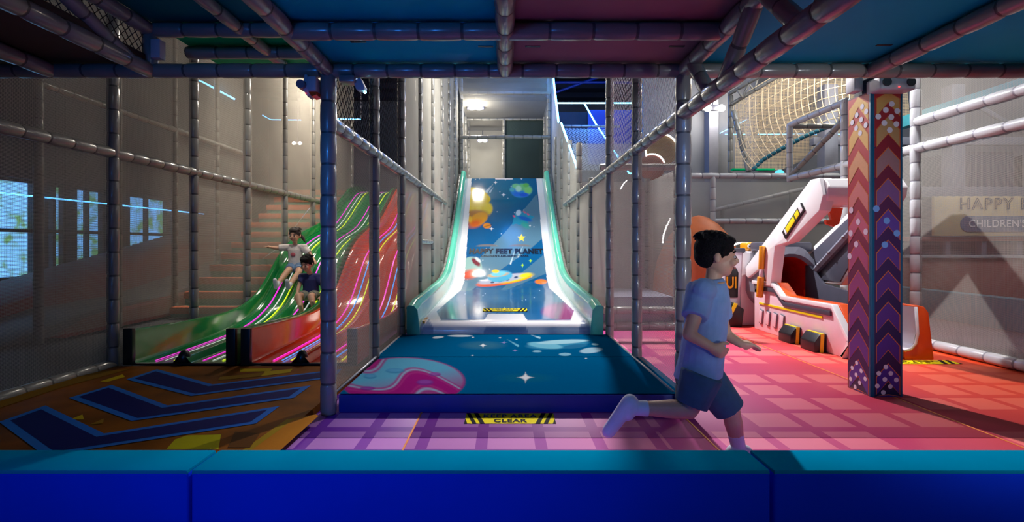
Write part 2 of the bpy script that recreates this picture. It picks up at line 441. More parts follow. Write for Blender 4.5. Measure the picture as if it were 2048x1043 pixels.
def text(name, body, size, fn, m, parent, **k):
    """lettering whose flat outline (x, y) is laid on a surface by fn(x, y, z) -> point"""
    me = text_mesh(body, size, **k); me.name = name
    off = Vector((0,0,0)); pp = parent
    while pp is not None: off += Vector(pp.matrix_basis.translation); pp = pp.parent
    for v in me.vertices: v.co = fn(v.co.x, v.co.y, v.co.z) - off
    me.materials.clear(); me.materials.append(m)
    o = bpy.data.objects.new(name, me); link(o, parent); return o
def strip(name, pts, r, m, parent, n=6):
    return MB().tube(pts, r, n).build(name, m, parent, smooth=True)

# numpy painter for printed vinyl
def in_poly(u, v, poly):
    r = np.zeros(u.shape, bool); n = len(poly)
    for i in range(n):
        (x0, y0), (x1, y1) = poly[i], poly[(i+1) % n]
        if y0 == y1: continue
        c = ((y0 > v) != (y1 > v)) & (u < (x1 - x0) * (v - y0) / (y1 - y0) + x0)
        r ^= c
    return r
def in_ell(u, v, cx, cy, rx, ry, rot=0.0):
    c, s = math.cos(rot), math.sin(rot); x = (u-cx)*c + (v-cy)*s; y = -(u-cx)*s + (v-cy)*c
    return np.sqrt((x/rx)**2 + (y/ry)**2)
def paint(C, a, c):
    a = np.clip(np.asarray(a, float), 0, 1)[:, None]
    C[:] = C * (1 - a) + np.array(c) * a
def ell(C, u, v, cx, cy, rx, ry, c, rot=0.0, soft=0.06, alpha=1.0):
    d = in_ell(u, v, cx, cy, rx, ry, rot); paint(C, alpha * np.clip((1 + soft - d) / (2 * soft), 0, 1), c)
def sparkle(C, u, v, cx, cy, rx, ry, c):
    x = np.abs(u-cx)/rx; y = np.abs(v-cy)/ry
    paint(C, np.clip((1 - (np.sqrt(x) + np.sqrt(y))) * 4, 0, 1), c)
def seg(C, u, v, x0, y0, x1, y1, w0, w1, c, alpha=1.0):
    dx, dy = x1-x0, y1-y0; L2 = dx*dx+dy*dy
    t = np.clip(((u-x0)*dx + (v-y0)*dy) / L2, 0, 1); d = np.hypot(u - x0 - t*dx, v - y0 - t*dy); wd = w0 + (w1-w0)*t
    paint(C, alpha * np.clip(wd - d + 0.5, 0, 1) * (0.3 + 0.7*t), c)
# ================================================================== THE SETTING
XL2, XL, XI, XR, XO = -5.15, -3.45, -1.15, 1.16, 4.5
def row(k): return 3.42 + 1.2 * k
ZB = 2.235                                         # axis of the beams under the deck

def floor_material():
    m = bpy.data.materials.new('printed_floor_mat'); m.use_nodes = True
    nt = m.node_tree; N = nt.nodes; L = nt.links; b = N['Principled BSDF']
    b.inputs['Roughness'].default_value = 0.36; b.inputs['Specular IOR Level'].default_value = 0.22
    tc = N.new('ShaderNodeTexCoord'); sp = N.new('ShaderNodeSeparateXYZ'); L.new(tc.outputs['Object'], sp.inputs[0])
    def mth(op, a, b_=None, c=None):
        n = N.new('ShaderNodeMath'); n.operation = op
        for i, x in enumerate((a, b_, c)):
            if x is None: continue
            if isinstance(x, (int, float)): n.inputs[i].default_value = x
            else: L.new(x, n.inputs[i])
        return n.outputs[0]
    cx = mth('DIVIDE', mth('ADD', sp.outputs[0], 0.425), 0.328); cy = mth('DIVIDE', mth('SUBTRACT', sp.outputs[1], 3.18), 0.342)
    fx, fy = mth('FRACT', cx), mth('FRACT', cy)
    ins = mth('MULTIPLY', mth('LESS_THAN', fx, 0.80), mth('LESS_THAN', fy, 0.77))
    cv = N.new('ShaderNodeCombineXYZ'); L.new(mth('FLOOR', cx), cv.inputs[0]); L.new(mth('FLOOR', cy), cv.inputs[1])
    wn = N.new('ShaderNodeTexWhiteNoise'); wn.noise_dimensions = '2D'; L.new(cv.outputs[0], wn.inputs['Vector'])
    th = N.new('ShaderNodeMapRange'); th.inputs[1].default_value = 0.9; th.inputs[2].default_value = 0.95
    th.inputs[3].default_value = 1.05; th.inputs[4].default_value = 0.5; L.new(sp.outputs[0], th.inputs[0])
    on = mth('MULTIPLY', ins, mth('LESS_THAN', wn.outputs['Value'], th.outputs[0]))
    def ramp(stops):
        mr = N.new('ShaderNodeMapRange'); mr.inputs[1].default_value = -1.5; mr.inputs[2].default_value = 4.5; L.new(sp.outputs[0], mr.inputs[0])
        r = N.new('ShaderNodeValToRGB'); L.new(mr.outputs[0], r.inputs[0])
        e = r.color_ramp.elements
        while len(e) < len(stops): e.new(0.5)
        for i, (x, c) in enumerate(stops): e[i].position = (x + 1.5) / 6; e[i].color = (*rgb(*c), 1)
        return r.outputs[0]
    dark = ramp([(-1.2, (112, 44, 168)), (0.0, (146, 52, 156)), (1.2, (188, 58, 136)), (2.2, (200, 62, 106)), (3.2, (220, 66, 62)), (4.5, (236, 74, 28))])
    lite = ramp([(-1.2, (172, 116, 200)), (0.0, (192, 116, 186)), (1.2, (222, 118, 156)), (2.2, (228, 112, 130)), (3.2, (240, 104, 88)), (4.5, (246, 98, 52))])
    mx = N.new('ShaderNodeMix'); mx.data_type = 'RGBA'; L.new(on, mx.inputs[0]); L.new(dark, mx.inputs[6]); L.new(lite, mx.inputs[7])
    nz = N.new('ShaderNodeTexNoise'); nz.inputs['Scale'].default_value = 1.3; nz.inputs['Detail'].default_value = 5; L.new(tc.outputs['Object'], nz.inputs['Vector'])
    rr = N.new('ShaderNodeMapRange'); rr.inputs[3].default_value = 0.45; rr.inputs[4].default_value = 0.62; L.new(nz.outputs['Fac'], rr.inputs[0]); L.new(rr.outputs[0], b.inputs['Roughness'])
    L.new(mx.outputs[2], b.inputs['Base Color'])
    return m
M['floor'] = floor_material()
fl = bx('floor', (-9.2, -5, -0.14), (11.2, 20, -0.03), M['concrete']); tag(fl, kind='structure')
seams = [-1.24, -0.55, 1.15, 2.82, 4.5]
for i in range(4):
    for (y0, y1) in ((0.4, 3.0), (3.0, 5.9), (5.9, 9.4)):
        o = bx('floor_mat', (seams[i] + 0.003, y0 + (0.003 if y0 > 2.9 else 0), -0.03), (seams[i+1] - 0.003, y1 - 0.003, 0.0), M['floor'], fl, bevel=0.004, seg=1)
M['seam'] = mat('orange_seam_stitch', rgb(250, 150, 60), 0.5)
for x in (-0.55, 1.15, 2.82):
    MB().box((x - 0.005, 0.5, -0.004), (x + 0.005, 9.3, 0.0015)).build('seam_tape', M['seam'], fl)

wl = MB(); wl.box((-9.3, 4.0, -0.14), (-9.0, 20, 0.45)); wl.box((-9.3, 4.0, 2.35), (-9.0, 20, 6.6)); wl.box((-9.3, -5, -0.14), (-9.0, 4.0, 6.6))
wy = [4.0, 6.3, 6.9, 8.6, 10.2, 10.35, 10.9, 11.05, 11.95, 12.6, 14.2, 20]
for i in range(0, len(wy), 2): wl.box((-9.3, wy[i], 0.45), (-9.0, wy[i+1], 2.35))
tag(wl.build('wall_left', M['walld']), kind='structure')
def pane_material():
    m = bpy.data.materials.new('daylit_pane'); m.use_nodes = True; nt = m.node_tree; N = nt.nodes; L = nt.links; b = N['Principled BSDF']
    tc = N.new('ShaderNodeTexCoord'); nz = N.new('ShaderNodeTexNoise'); nz.inputs['Scale'].default_value = 3.5; nz.inputs['Detail'].default_value = 8
    L.new(tc.outputs['Object'], nz.inputs['Vector']); r = N.new('ShaderNodeValToRGB'); L.new(nz.outputs['Fac'], r.inputs[0])
    e = r.color_ramp.elements; e[0].position = 0.36; e[0].color = (0.10, 0.26, 0.12, 1); e[1].position = 0.52; e[1].color = (0.16, 0.46, 0.95, 1)
    L.new(r.outputs[0], b.inputs['Emission Color']); b.inputs['Emission Strength'].default_value = 2.2
    b.inputs['Base Color'].default_value = (0.05, 0.07, 0.09, 1); b.inputs['Roughness'].default_value = 0.1
    return m
M['pane'] = pane_material()
for i, (a, b) in enumerate([(6.3, 6.9), (8.6, 10.2), (10.35, 10.9), (11.05, 11.95), (12.6, 14.2)]):
    wn = bx('window_%d' % (i + 1), (-9.27, a, 0.45), (-9.24, b, 2.35), M['pane']); tag(wn, kind='structure')
    fr = MB()
    for y in (a, b - 0.06, (a + b) / 2 - 0.03): fr.box((-9.22, y, 0.45), (-9.12, y + 0.06, 2.35))
    for z in (0.45, 1.35, 2.29): fr.box((-9.22, a, z), (-9.12, b, z + 0.06))
    fr.build('window_frame', M['frame'], wn)
tag(bx('wall_back', (-9.3, 20, -0.14), (11.3, 20.3, 6.6), M['wall']), kind='structure')
tag(bx('wall_right', (11.0, -5, -0.14), (11.3, 20, 6.6), M['wall']), kind='structure')
ce = bx('ceiling', (-9.3, -5, 6.6), (11.3, 20.3, 6.9), M['roof']); tag(ce, kind='structure')
for y in np.arange(9, 20, 1.1):
    bx('roof_rib', (-9.0, y, 6.42), (11.0, y + 0.08, 6.6), M['roof'], ce)

# ------------------------------------------------------------------ blue cushions of the low wall in the foreground
for (x0, x1, lb) in ((-3.6, -1.2105, 'blue and teal padded cushion meeting the end of the chevron mat'),
                     (-1.1975, 1.0125, 'long blue and teal padded cushion in the middle, below the caution sign'),
                     (1.0255, 3.6, 'blue and teal padded cushion below the red floor and patterned column')):
    t = empty('wall_cushion', ((x0 + x1) / 2, 2.1, 0), lb, 'cushion', 'cushions of the low wall')
    bx('body', (x0, 2.0, 0.0), (x1, 2.205, 0.236), M['blue_face'], t, bevel=0.014, seg=3)
    bx('top_cover', (x0 + 0.001, 2.001, 0.222), (x1 - 0.001, 2.204, 0.243), M['teal_top'], t, bevel=0.008, seg=2)

# ================================================================== PLAY FRAME
# deck overhead: beams, joists, boards
dk = empty('upper_deck', (0, 3.42, ZB), 'padded beams and coloured boards of the deck overhead, above the slide mat', 'deck')
pad('beam', (XL2, 3.42, ZB), (XI - 0.05, 3.42, ZB), dk, 0.046)
pad('beam', (XI - 0.05, 3.42, ZB), (XR + 0.05, 3.42, ZB), dk, 0.046)
pad('beam', (XR + 0.05, 3.42, ZB), (5.9, 3.42, ZB), dk, 0.046)
pad('beam', (XI, 2.79, ZB), (XR, 2.79, ZB), dk, 0.046)
pad('joist', (XI, 0.9, ZB), (XI, 3.42, ZB), dk, 0.048)
pad('joist', (0.0, 0.9, ZB), (0.0, 3.42, ZB), dk, 0.050)
pad('joist', (XR, 0.9, ZB), (XR, 3.42, ZB), dk, 0.048)
pad('joist', (2.38, 0.9, ZB), (2.38, 3.42, ZB), dk, 0.048)
pad('joist', (3.65, 0.9, ZB), (3.65, 3.42, ZB), dk, 0.048)
pad('joist', (-2.31, 0.9, ZB), (-2.31, 3.42, ZB), dk, 0.048)
pad('joist', (-2.95, 0.9, ZB), (-2.95, 3.42, ZB), dk, 0.048)
zb0, zb1 = ZB + 0.05, ZB + 0.095
for (x0, x1, m) in ((XI, -0.003, 'd_blue'), (0.003, XR, 'd_mauve'), (XR + 0.006, 2.377, 'd_slate'), (2.383, 3.647, 'd_slate'), (3.653, 5.9, 'd_slate'), (-2.947, -2.31, 'd_brown'), (XL2, -2.953, 'd_brown')):
    for (y0, y1) in (((0.6, 2.785), (2.795, 3.46)) if m in ('d_blue', 'd_mauve') else ((0.6, 3.46),)):
        bx('deck_board', (x0, y0, zb0), (x1, y1, zb1), M[m], dk, bevel=0.006, seg=1)
for (x, y) in ((-0.9, 3.05), (-0.16, 3.12), (0.12, 3.12), (0.98, 3.12), (2.2, 3.1)):   # lashing slots in the boards
    MB().box((x, y, zb0 - 0.003), (x + 0.09, y + 0.02, zb0 + 0.004)).build('lashing_slot', M['black'], dk)
# raised bay over the racing slide
rb = empty('raised_deck_bay', (-1.75, 3.42, 2.5), 'raised deck bay with dark teal and green boards above the racing slides', 'deck')
pad('beam', (-2.31, 3.42, 2.5), (XI - 0.05, 3.42, 2.5), rb, 0.046)
pad('beam', (-2.31, 3.82, 2.5), (XI - 0.05, 3.82, 2.5), rb, 0.046)
pad('joist', (-1.72, 1.1, 2.5), (-1.72, 4.25, 2.5), rb, 0.040)
bx('deck_board', (-2.31, 0.9, 2.55), (XI - 0.02, 3.42, 2.6), M['d_teal'], rb, bevel=0.006, seg=1)
bx('deck_board', (-2.31, 3.425, 2.55), (XI - 0.02, 4.3, 2.6), M['d_green'], rb, bevel=0.006, seg=1)
pad('upright', (-2.31, 3.42, ZB), (-2.31, 3.42, 2.5), rb, 0.046)
bx('junction_box', (-2.27, 3.36, 2.30), (-2.21, 3.42, 2.42), M['speaker'], rb, bevel=0.004)
# truss girders hung with net
tr = empty('truss_girder', (XR, 3.42, 1.95), 'padded truss girder with diagonal blue lit webs beside the running child', 'girder')
pad('lower_chord', (XR, 0.85, 1.955), (XR, 3.42, 1.955), tr, 0.05)
for (ya, yb) in ((3.25, 2.98), (2.42, 2.78), (2.35, 2.05), (1.55, 1.85), (1.5, 1.2)):
    pad('web', (XR, ya, ZB if ya < yb or ya > 3 else ZB), (XR, yb, 1.955), tr, 0.042)
tl = empty('truss_girder', (-2.31, 3.42, ZB), 'dark padded truss girder with blue net in the shaded upper corner', 'girder')
pad('upper_chord', (-2.31, 0.9, 2.5), (-2.31, 3.42, 2.5), tl, 0.046)
pad('web', (-2.31, 3.25, ZB), (-2.31, 2.5, 2.5), tl, 0.040)
pad('web', (-2.31, 2.15, ZB), (-2.31, 2.5, 2.5), tl, 0.030)
diamond_net('net', [(-2.33, 1.0, ZB), (-2.33, 3.4, ZB), (-2.33, 3.4, 2.5), (-2.33, 1.0, 2.5)], 0.06, 0.003, M['cord'], tl)

# ------------------------------------------------------------------ net walls
def net_wall(loc, label):
    return empty('net_wall', loc, label, 'net wall')
def post(t, x, y, z0, z1, r=0.048, m='pad'):
    return pad('post', (x, y, z0), (x, y, z1), t, r, m, 0.205)
def netx(t, x, y0, y1, z0, z1, m='net'):
    return sheet('net_panel', [(x, y0, z0), (x, y1, z0), (x, y1, z1), (x, y0, z1)], M[m], t)
def nety(t, y, x0, x1, z0, z1, m='net'):
    return sheet('net_panel', [(x0, y, z0), (x1, y, z0), (x1, y, z1), (x0, y, z1)], M[m], t)

# outer wall on the racing slide's far side
wA = net_wall((XL, 4.62, 0), 'long grey net wall along the far side of the green slide')
for k in range(0, 8): post(wA, XL, row(k), 0.0, 5.2)
pad('rail', (XL, 2.2, 1.91), (XL, row(7), 1.91), wA)
pad('floor_rail', (XL, 2.2, 0.05), (XL, 4.62, 0.05), wA, 0.05)
for k in range(-1, 7):
    for (z0, z1) in ((0.04, 1.9), (1.9, 5.2)): netx(wA, XL, row(k), row(k+1), z0, z1, 'netm' if k > 1 else 'net')
# the wall behind the foam stairs
wB = net_wall((XL2, 5.82, 0), 'dark net wall between the foam stairs and the windows')
for k in range(2, 7): post(wB, XL2 - 0.02, row(k), 0.0, 4.8)
pad('rail', (XL2 - 0.02, row(2), 2.9), (XL2 - 0.02, row(6), 2.9), wB)
for k in range(2, 6): netx(wB, XL2 - 0.02, row(k), row(k+1), 0.05, 4.8)
# inner wall between racing slide and big slide
wC = net_wall((XI, 3.42, 0), 'grey net wall between the racing slides and the space slide')
for k in range(0, 9): post(wC, XI, row(k), 0.0, ZB if k == 0 else 5.6, 0.05 if k == 0 else 0.045)
pad('rail', (XI, row(0), 1.91), (XI, 10.1, 1.91), wC)
pad('rail', (XI - 0.03, row(1), 2.75), (XI - 0.9, row(1), 2.75), wC, 0.04)
for k in range(0, 8):
    netx(wC, XI, row(k), row(k+1), 0.12, 1.9, 'net' if k < 2 else 'netd')
    if k < 2: diamond_net('coarse_net', [(XI, row(k), 1.9), (XI, row(k+1), 1.9), (XI, row(k+1), 4.4), (XI, row(k), 4.4)], 0.075, 0.0028, M['cord'], wC)
    else: netx(wC, XI, row(k), row(k+1), 1.9, 5.6, 'netd')
pad('short_rail', (XI, 7.02, 1.15), (XI, 8.22, 1.15), wC, 0.035)
# inner wall between big slide and play area
wD = net_wall((XR, 3.42, 0), 'grey net wall between the space slide and the red floored play area')
for k in range(0, 8): post(wD, XR, row(k), 0.0, ZB if k == 0 else (4.4 if k < 3 else (2.0 if k < 4 else 2.7 + 0.28 * (k - 4))), 0.05 if k == 0 else 0.045)
pad('rail', (XR, row(0), 1.955), (XR, 10.1, 1.88), wD)
for k in range(0, 8):
    netx(wD, XR, row(k), row(k+1), 0.12 if k < 2 else 0.3, 1.92, 'net' if k < 2 else 'netd')
    if k < 2: diamond_net('coarse_net', [(XR, row(k), 1.92), (XR, row(k+1), 1.92), (XR, row(k+1), 4.4), (XR, row(k), 4.4)], 0.075, 0.0028, M['cordw'], wD)
sheet('net_panel', [(XR, 8.1, 1.92), (XR, 13.2, 1.92), (XR, 13.2, 5.4), (XR, 12.56, 5.1), (XR, 11.28, 3.73), (XR, 10.6, 3.47), (XR, 8.29, 2.28)], M['netd'], wD)
# outer wall of the play area
wE = net_wall((XO, 5.75, 0), 'pale grey net wall with two high rails behind the patterned column')
post(wE, XO, 5.75, 0.0, 3.4, 0.055, 'padl'); post(wE, XO, 6.95, 0.0, 3.02, 0.055, 'padl'); post(wE, XO, 8.3, 2.1, 3.02, 0.045, 'padl'); post(wE, XO, 3.3, 0.0, 3.0, 0.05, 'padl')
pad('rail', (XO, 2.6, 2.45), (XO, 5.75, 2.45), wE, 0.05, 'padl', 0.3)
pad('rail', (XO, 2.6, 2.16), (XO, 8.3, 2.16), wE, 0.05, 'padl', 0.3)
pad('rail', (XO, 6.9, 3.0), (XO, 8.3, 3.0), wE, 0.045, 'padl', 0.3)
pad('floor_rail', (XO, 2.6, 0.055), (XO, 5.75, 0.055), wE, 0.055, 'padl', 0.3)
pad('brace', (XO, 8.25, 2.2), (XO, 7.0, 2.75), wE, 0.04, 'pad')
for (y0, y1) in ((2.6, 3.3), (3.3, 5.75)):
    for (z0, z1) in ((0.06, 2.16), (2.16, 2.45), (2.45, 3.4)): netx(wE, XO, y0, y1, z0, z1)
netx(wE, XO, 5.75, 6.95, 0.06, 2.16)
# far wall of the play area
wF = net_wall((5.0, 9.4, 0), 'grey net wall across the back, above the orange dome')
for x in (2.6, 3.72, 6.3): post(wF, x, 9.4, 0.0, 2.34, 0.05, 'padl')
pad('rail', (2.6, 9.4, 2.34), (6.9, 9.4, 2.34), wF, 0.05, 'padl', 0.3)
pad('rail', (3.72, 9.4, 1.53), (6.9, 9.4, 1.53), wF, 0.05, 'padl', 0.3)
nety(wF, 9.4, 2.6, 3.72, 0.05, 2.3); nety(wF, 9.4, 3.72, 6.9, 0.05, 2.3)
pad('sloping_rail', (3.9, 9.9, 1.75), (6.2, 9.9, 2.3), wF, 0.04, 'padl', 0.3)
for x in (4.1, 5.4): post(wF, x, 9.9, 0.0, 1.75 + (x - 3.9) * 0.24, 0.04)
nety(wF, 10.0, 2.6, 6.9, 0.0, 2.3, 'netd')

# ------------------------------------------------------------------ tower at the head of the big slide
tw = empty('slide_tower', (0, 12.9, 2.7), 'netted landing box with cross bar at the head of the space slide', 'tower')
for x in (-1.08, 1.08):
    post(tw, x, 12.95, 2.6, 5.2, 0.05); post(tw, x, 15.6, 2.6, 4.8, 0.05); post(tw, x, 14.3, 2.6, 4.6, 0.045)
pad('cross_bar', (-1.1, 12.75, 3.72), (1.1, 12.75, 3.72), tw, 0.045)
pad('middle_post', (-0.03, 14.4, 2.6), (-0.03, 14.4, 4.55), tw, 0.045, pitch=0.205)
pad('ceiling_bar', (-1.08, 12.6, 4.75), (1.08, 12.6, 4.75), tw, 0.03)
pad('ceiling_bar', (-1.08, 14.4, 4.55), (1.08, 14.4, 4.55), tw, 0.03)
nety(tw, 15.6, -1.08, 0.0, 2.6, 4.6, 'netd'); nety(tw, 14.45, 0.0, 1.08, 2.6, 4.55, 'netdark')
netx(tw, -1.1, 12.95, 15.6, 2.6, 4.8, 'netd'); netx(tw, 1.1, 12.95, 15.6, 2.6, 4.8, 'netd')
sheet('net_ceiling', [(-1.08, 11.4, 4.80), (1.08, 11.4, 4.80), (1.08, 15.6, 4.5), (-1.08, 15.6, 4.5)], M['net'], tw)
bx('landing', (-1.1, 12.95, 2.55), (1.1, 15.7, 2.68), M['slate'], tw, bevel=0.02)
def twin_lamp(name, c, s, label, dx=0.085):
    t = empty(name, c, label, 'lamp')
    for sg in (-1, 1):
        MB().ball((c[0] + sg * dx * s, c[1], c[2]), (0.07 * s, 0.05 * s, 0.06 * s), 12).build('bulb', M['bulb'], t, smooth=True)
    bx('housing', (c[0] - 0.2 * s, c[1] + 0.05 * s, c[2] - 0.03 * s), (c[0] + 0.2 * s, c[1] + 0.12 * s, c[2] + 0.08 * s), M['dgreyp'], t, bevel=0.01)
    MB().tube([(c[0], c[1] + 0.08 * s, c[2] + 0.06 * s), (c[0], c[1] + 0.08 * s, 6.6 if c[0] < -2 else c[2] + 0.3)], 0.012, 6).build('hanger', M['dgreyp'], t)
twin_lamp('twin_spotlight', tuple(P(951, 215, 13.4)), 1.1, 'bright twin spotlight below the net ceiling of the slide tower')
twin_lamp('twin_spotlight', tuple(P(965, 281, 14.9)), 0.8, 'small twin spotlight under the cross bar of the slide tower')
twin_lamp('twin_spotlight', tuple(P(1429, 216, 12.0)), 1.3, 'bright twin spotlight on the grey rear wall beside the rope net', 0.12)
twin_lamp('twin_spotlight', tuple(P(594, 286, 10.5)), 0.5, 'tiny twin spotlight behind the net above the girl', 0.12)

# neon lines
def neon(name, pts, r, m, label, hang=False):
    if not hang:
        o = strip(name, pts, r, M[m], None); tag(o, label, 'neon light'); return o
    t = empty(name, pts[0], label, 'neon light'); strip('tube', pts, r, M[m], t)
    for p in (pts[0], pts[-1]): strip('hanger_wire', [p, Vector((p.x, p.y, 6.6))], 0.003, M['greyp'], t, 4)
    return t
neon('neon_strip', [(XR - 0.01, 12.56, 5.15), (XR - 0.01, 11.28, 3.75)], 0.022, 'neon', 'upright blue neon strip at the top of the slide wall')
neon('neon_strip', [(XR - 0.01, 10.75, 3.6), (XR - 0.01, 10.55, 3.50), (XR - 0.01, 8.35, 2.33)], 0.020, 'neon', 'sloping blue neon strip along the wall edge beside the blue net')
neon('neon_strip', [P(1112, 206, 13.4), P(1343, 206, 13.4), P(1354, 196, 13.4)], 0.018, 'neon', 'level blue neon strip running across behind the grey posts')
neon('neon_strip', [P(1169, 207, 13.2), P(1192, 248, 13.0), P(1258, 346, 12.0), P(1288, 350, 11.4)], 0.018, 'neon', 'sloping blue neon strip running down from the level strip')
neon('neon_strip', [P(392, 158, 9.3), P(410, 166, 9.3), P(469, 198, 10.0)], 0.015, 'neon', 'short slanting blue neon strip high behind the stair net')
neon('neon_strip', [P(525, 230, 11.5), P(541, 239, 11.5), P(602, 240, 11.5)], 0.010, 'neon2', 'thin bent blue neon strip behind the stair net', True)
neon('neon_strip', [P(1385, 170, 13.0), P(1393, 182, 13.0), P(1425, 184, 13.0)], 0.014, 'neon', 'short blue neon strip behind the truss girder')
neon('neon_strip', [P(1440, 266, 12.8), P(1500, 236, 12.8)], 0.008, 'neon2', 'faint slanting blue neon strip behind the rope net')
neon('neon_strip', [P(1450, 268, 12.9), P(1680, 268, 12.9)], 0.008, 'neon2', 'faint level blue neon strip behind the rope net')
neon('neon_strip', [(-8.95, 6.0, 2.03), (-8.95, 15.6, 2.03)], 0.016, 'neon2', 'long blue light strip above the row of windows')
neon('neon_strip', [P(665, 238, 9.8), P(722, 238, 9.8)], 0.010, 'neon2', 'short level blue neon strip behind the coarse black net', True)

# dark backing of the second floor with sloping coarse nets lit blue
ub = empty('blue_lit_slope', (2.6, 13.5, 2.5), 'blue lit sloping net and dark boards above the play area', 'net slope')
bx('back_board', (1.2, 13.9, 2.6), (4.6, 13.98, 4.62), M['roof'], ub)
diamond_net('coarse_net', [P(1126, 256, 12.6), P(1216, 258, 12.6), P(1240, 352, 11.0), P(1158, 340, 11.0)], 0.085, 0.006, M['cordw'], ub)
pad('top_rail', P(1124, 252, 12.6), P(1240, 253, 12.6), ub, 0.03)
bx('blue_board', (2.15, 13.6, 3.2), (4.4, 13.65, 4.6), M['navy_side'], ub)
for i, (a, b) in enumerate([((1.2, 15.5, 5.9), (6.0, 15.5, 5.9)), ((1.2, 15.5, 5.5), (4.0, 15.5, 6.5))]):
    strip('roof_tie', [a, b], 0.04, M['navy_side'], ub)

# raised grey step and net box inside the play area
sb = empty('raised_step', (1.75, 6.9, 0), 'low grey padded step with two edge rails behind the fine net', 'step')
bx('body', (1.27, 6.93, 0.0), (2.25, 8.3, 0.42), M['greyp'], sb, bevel=0.02)
pad('edge_rail', (1.24, 6.86, 0.25), (2.3, 6.86, 0.25), sb, 0.05)
pad('edge_rail', (1.24, 6.86, 0.05), (2.3, 6.86, 0.05), sb, 0.05)
gb = net_wall((1.75, 8.3, 0), 'grey net box standing on the raised step')
post(gb, 2.25, 6.86, 0.0, 2.15, 0.05); pad('rail', (1.24, 6.86, 2.12), (2.27, 6.86, 2.12), gb, 0.045); post(gb, 2.25, 8.3, 0.0, 2.15, 0.045)
nety(gb, 8.3, 1.2, 2.25, 0.4, 2.1, 'netd'); netx(gb, 2.26, 6.9, 8.3, 0.1, 2.1, 'net'); nety(gb, 9.3, 1.2, 2.6, 0.6, 2.9, 'net')
yh = strip('handle', [P(1348, 534, 8.2), P(1338, 537, 8.2), P(1334, 545, 8.2), P(1334, 568, 8.2), P(1338, 577, 8.2), P(1348, 582, 8.2)], 0.012, M['amber'], gb)
neon('neon_arc', [P(1341, 437, 8.1), P(1333, 452, 8.1), P(1327, 470, 8.1), P(1325, 486, 8.1)], 0.012, 'neonw', 'curved white neon line inside the grey net box')
neon('neon_arc', [P(1254, 360, 8.1), P(1247, 367, 8.1), P(1241, 378, 8.1)], 0.008, 'neonw', 'small curved white neon line beside the grey post')
def planet(u, v, rpx, Y, c, label, a0, a1):
    t = empty('planet_sign', P(u, v, Y), label, 'wall sign'); c0 = P(u, v, Y); r = rpx / F * Y; mb = MB()
    pts = [c0 + Vector((math.cos(a) * r, 0, math.sin(a) * r)) for a in np.linspace(0, 2 * math.pi, 40)[:-1]]
    mb.prism(pts, (0, 0.04, 0)).build('disc', mat('planet_face_' + str(u), c, 0.6, vary=0.35, scale=3), t)
    strip('neon_rim', [c0 + Vector((math.cos(a) * r, -0.01, math.sin(a) * r)) for a in np.linspace(a0, a1, 28)], 0.014, M['neonw'], t)
planet(1323, 300, 32, 8.9, rgb(150, 126, 80), 'round ochre planet sign with a white neon rim', math.radians(-10), math.radians(200))
planet(1304, 334, 26, 8.7, rgb(150, 96, 80), 'brown planet sign overlapping the ochre one', math.radians(20), math.radians(120))
# ================================================================== BIG SPACE SLIDE
def smooth_profile(pts, n, width=0.12):
    p = np.array(pts, float); y = np.linspace(p[0, 0], p[-1, 0], 1500); z = np.interp(y, p[:, 0], p[:, 1])
    k = np.exp(-0.5 * (np.linspace(-3, 3, 2 * int(width / (y[1] - y[0]) * 3) + 1)) ** 2); k /= k.sum(); h = len(k) // 2
    zp = np.concatenate([z[0] + (np.arange(-h, 0)) * (z[1] - z[0]), z, z[-1] + np.arange(1, h + 1) * (z[-1] - z[-2])])
    z = np.convolve(zp, k, 'valid')
    s = np.concatenate([[0], np.cumsum(np.hypot(np.diff(y), np.diff(z)))])
    t = np.linspace(0, s[-1], n)
    return np.interp(t, s, y), np.interp(t, s, z)
BY, BZ = smooth_profile([(5.98, .262), (7, .29), (8, .33), (8.7, .385), (9.3, .48), (9.8, .68), (10.3, .95), (10.77, 1.24), (12.9, 2.74)], 400, 0.16)
lip_y = np.array([5.765, 5.765, 5.772, 5.79, 5.82, 5.87, 5.93]); lip_z = np.array([0.10, 0.155, 0.19, 0.218, 0.24, 0.254, 0.260])
BY = np.concatenate([lip_y, BY]); BZ = np.concatenate([lip_z, BZ])
big = empty('space_slide', (0, 5.76, 0), 'wide white slide with space print and mint green side flanges', 'slide')
nx = 210; ny = len(BY); xs = np.linspace(-0.935, 0.935, nx)
X = np.tile(xs, ny); Y = np.repeat(BY, nx); Z = np.repeat(BZ, nx)
u = U0 + F * X / Y; v = V0 + F * (HC - Z) / Y
C = np.tile(np.array(rgb(240, 238, 240)), (nx * ny, 1))
arcl = np.repeat(np.concatenate([[0], np.cumsum(np.hypot(np.diff(BY), np.diff(BZ)))]), nx)
paint(C, np.abs(X) > 0.905, rgb(196, 206, 214))
panel = [(943, 358), (947, 352.8), (988.7, 352.8), (991, 358.5), (1025, 358.5), (1027.5, 352.8), (1069, 352.8), (1073, 358), (1083.7, 470), (1094, 560.7), (1098.5, 575.5), (1148, 621), (1141.7, 638.8), (1054, 638.8), (1045.8, 627), (976, 627), (968.8, 638.8), (881.8, 638.8), (873, 622), (922, 579.7), (928.7, 562.8), (935, 470)]
inp = in_poly(u, v, panel)
D = np.tile(np.array(rgb(6, 92, 150)), (nx * ny, 1))
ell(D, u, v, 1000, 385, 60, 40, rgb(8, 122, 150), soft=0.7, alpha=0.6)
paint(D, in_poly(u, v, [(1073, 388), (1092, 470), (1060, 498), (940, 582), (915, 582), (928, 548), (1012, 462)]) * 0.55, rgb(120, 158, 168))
paint(D, in_poly(u, v, [(1092, 505), (1096, 545), (1012, 580), (1000, 580)]) * 0.4, rgb(120, 158, 168))
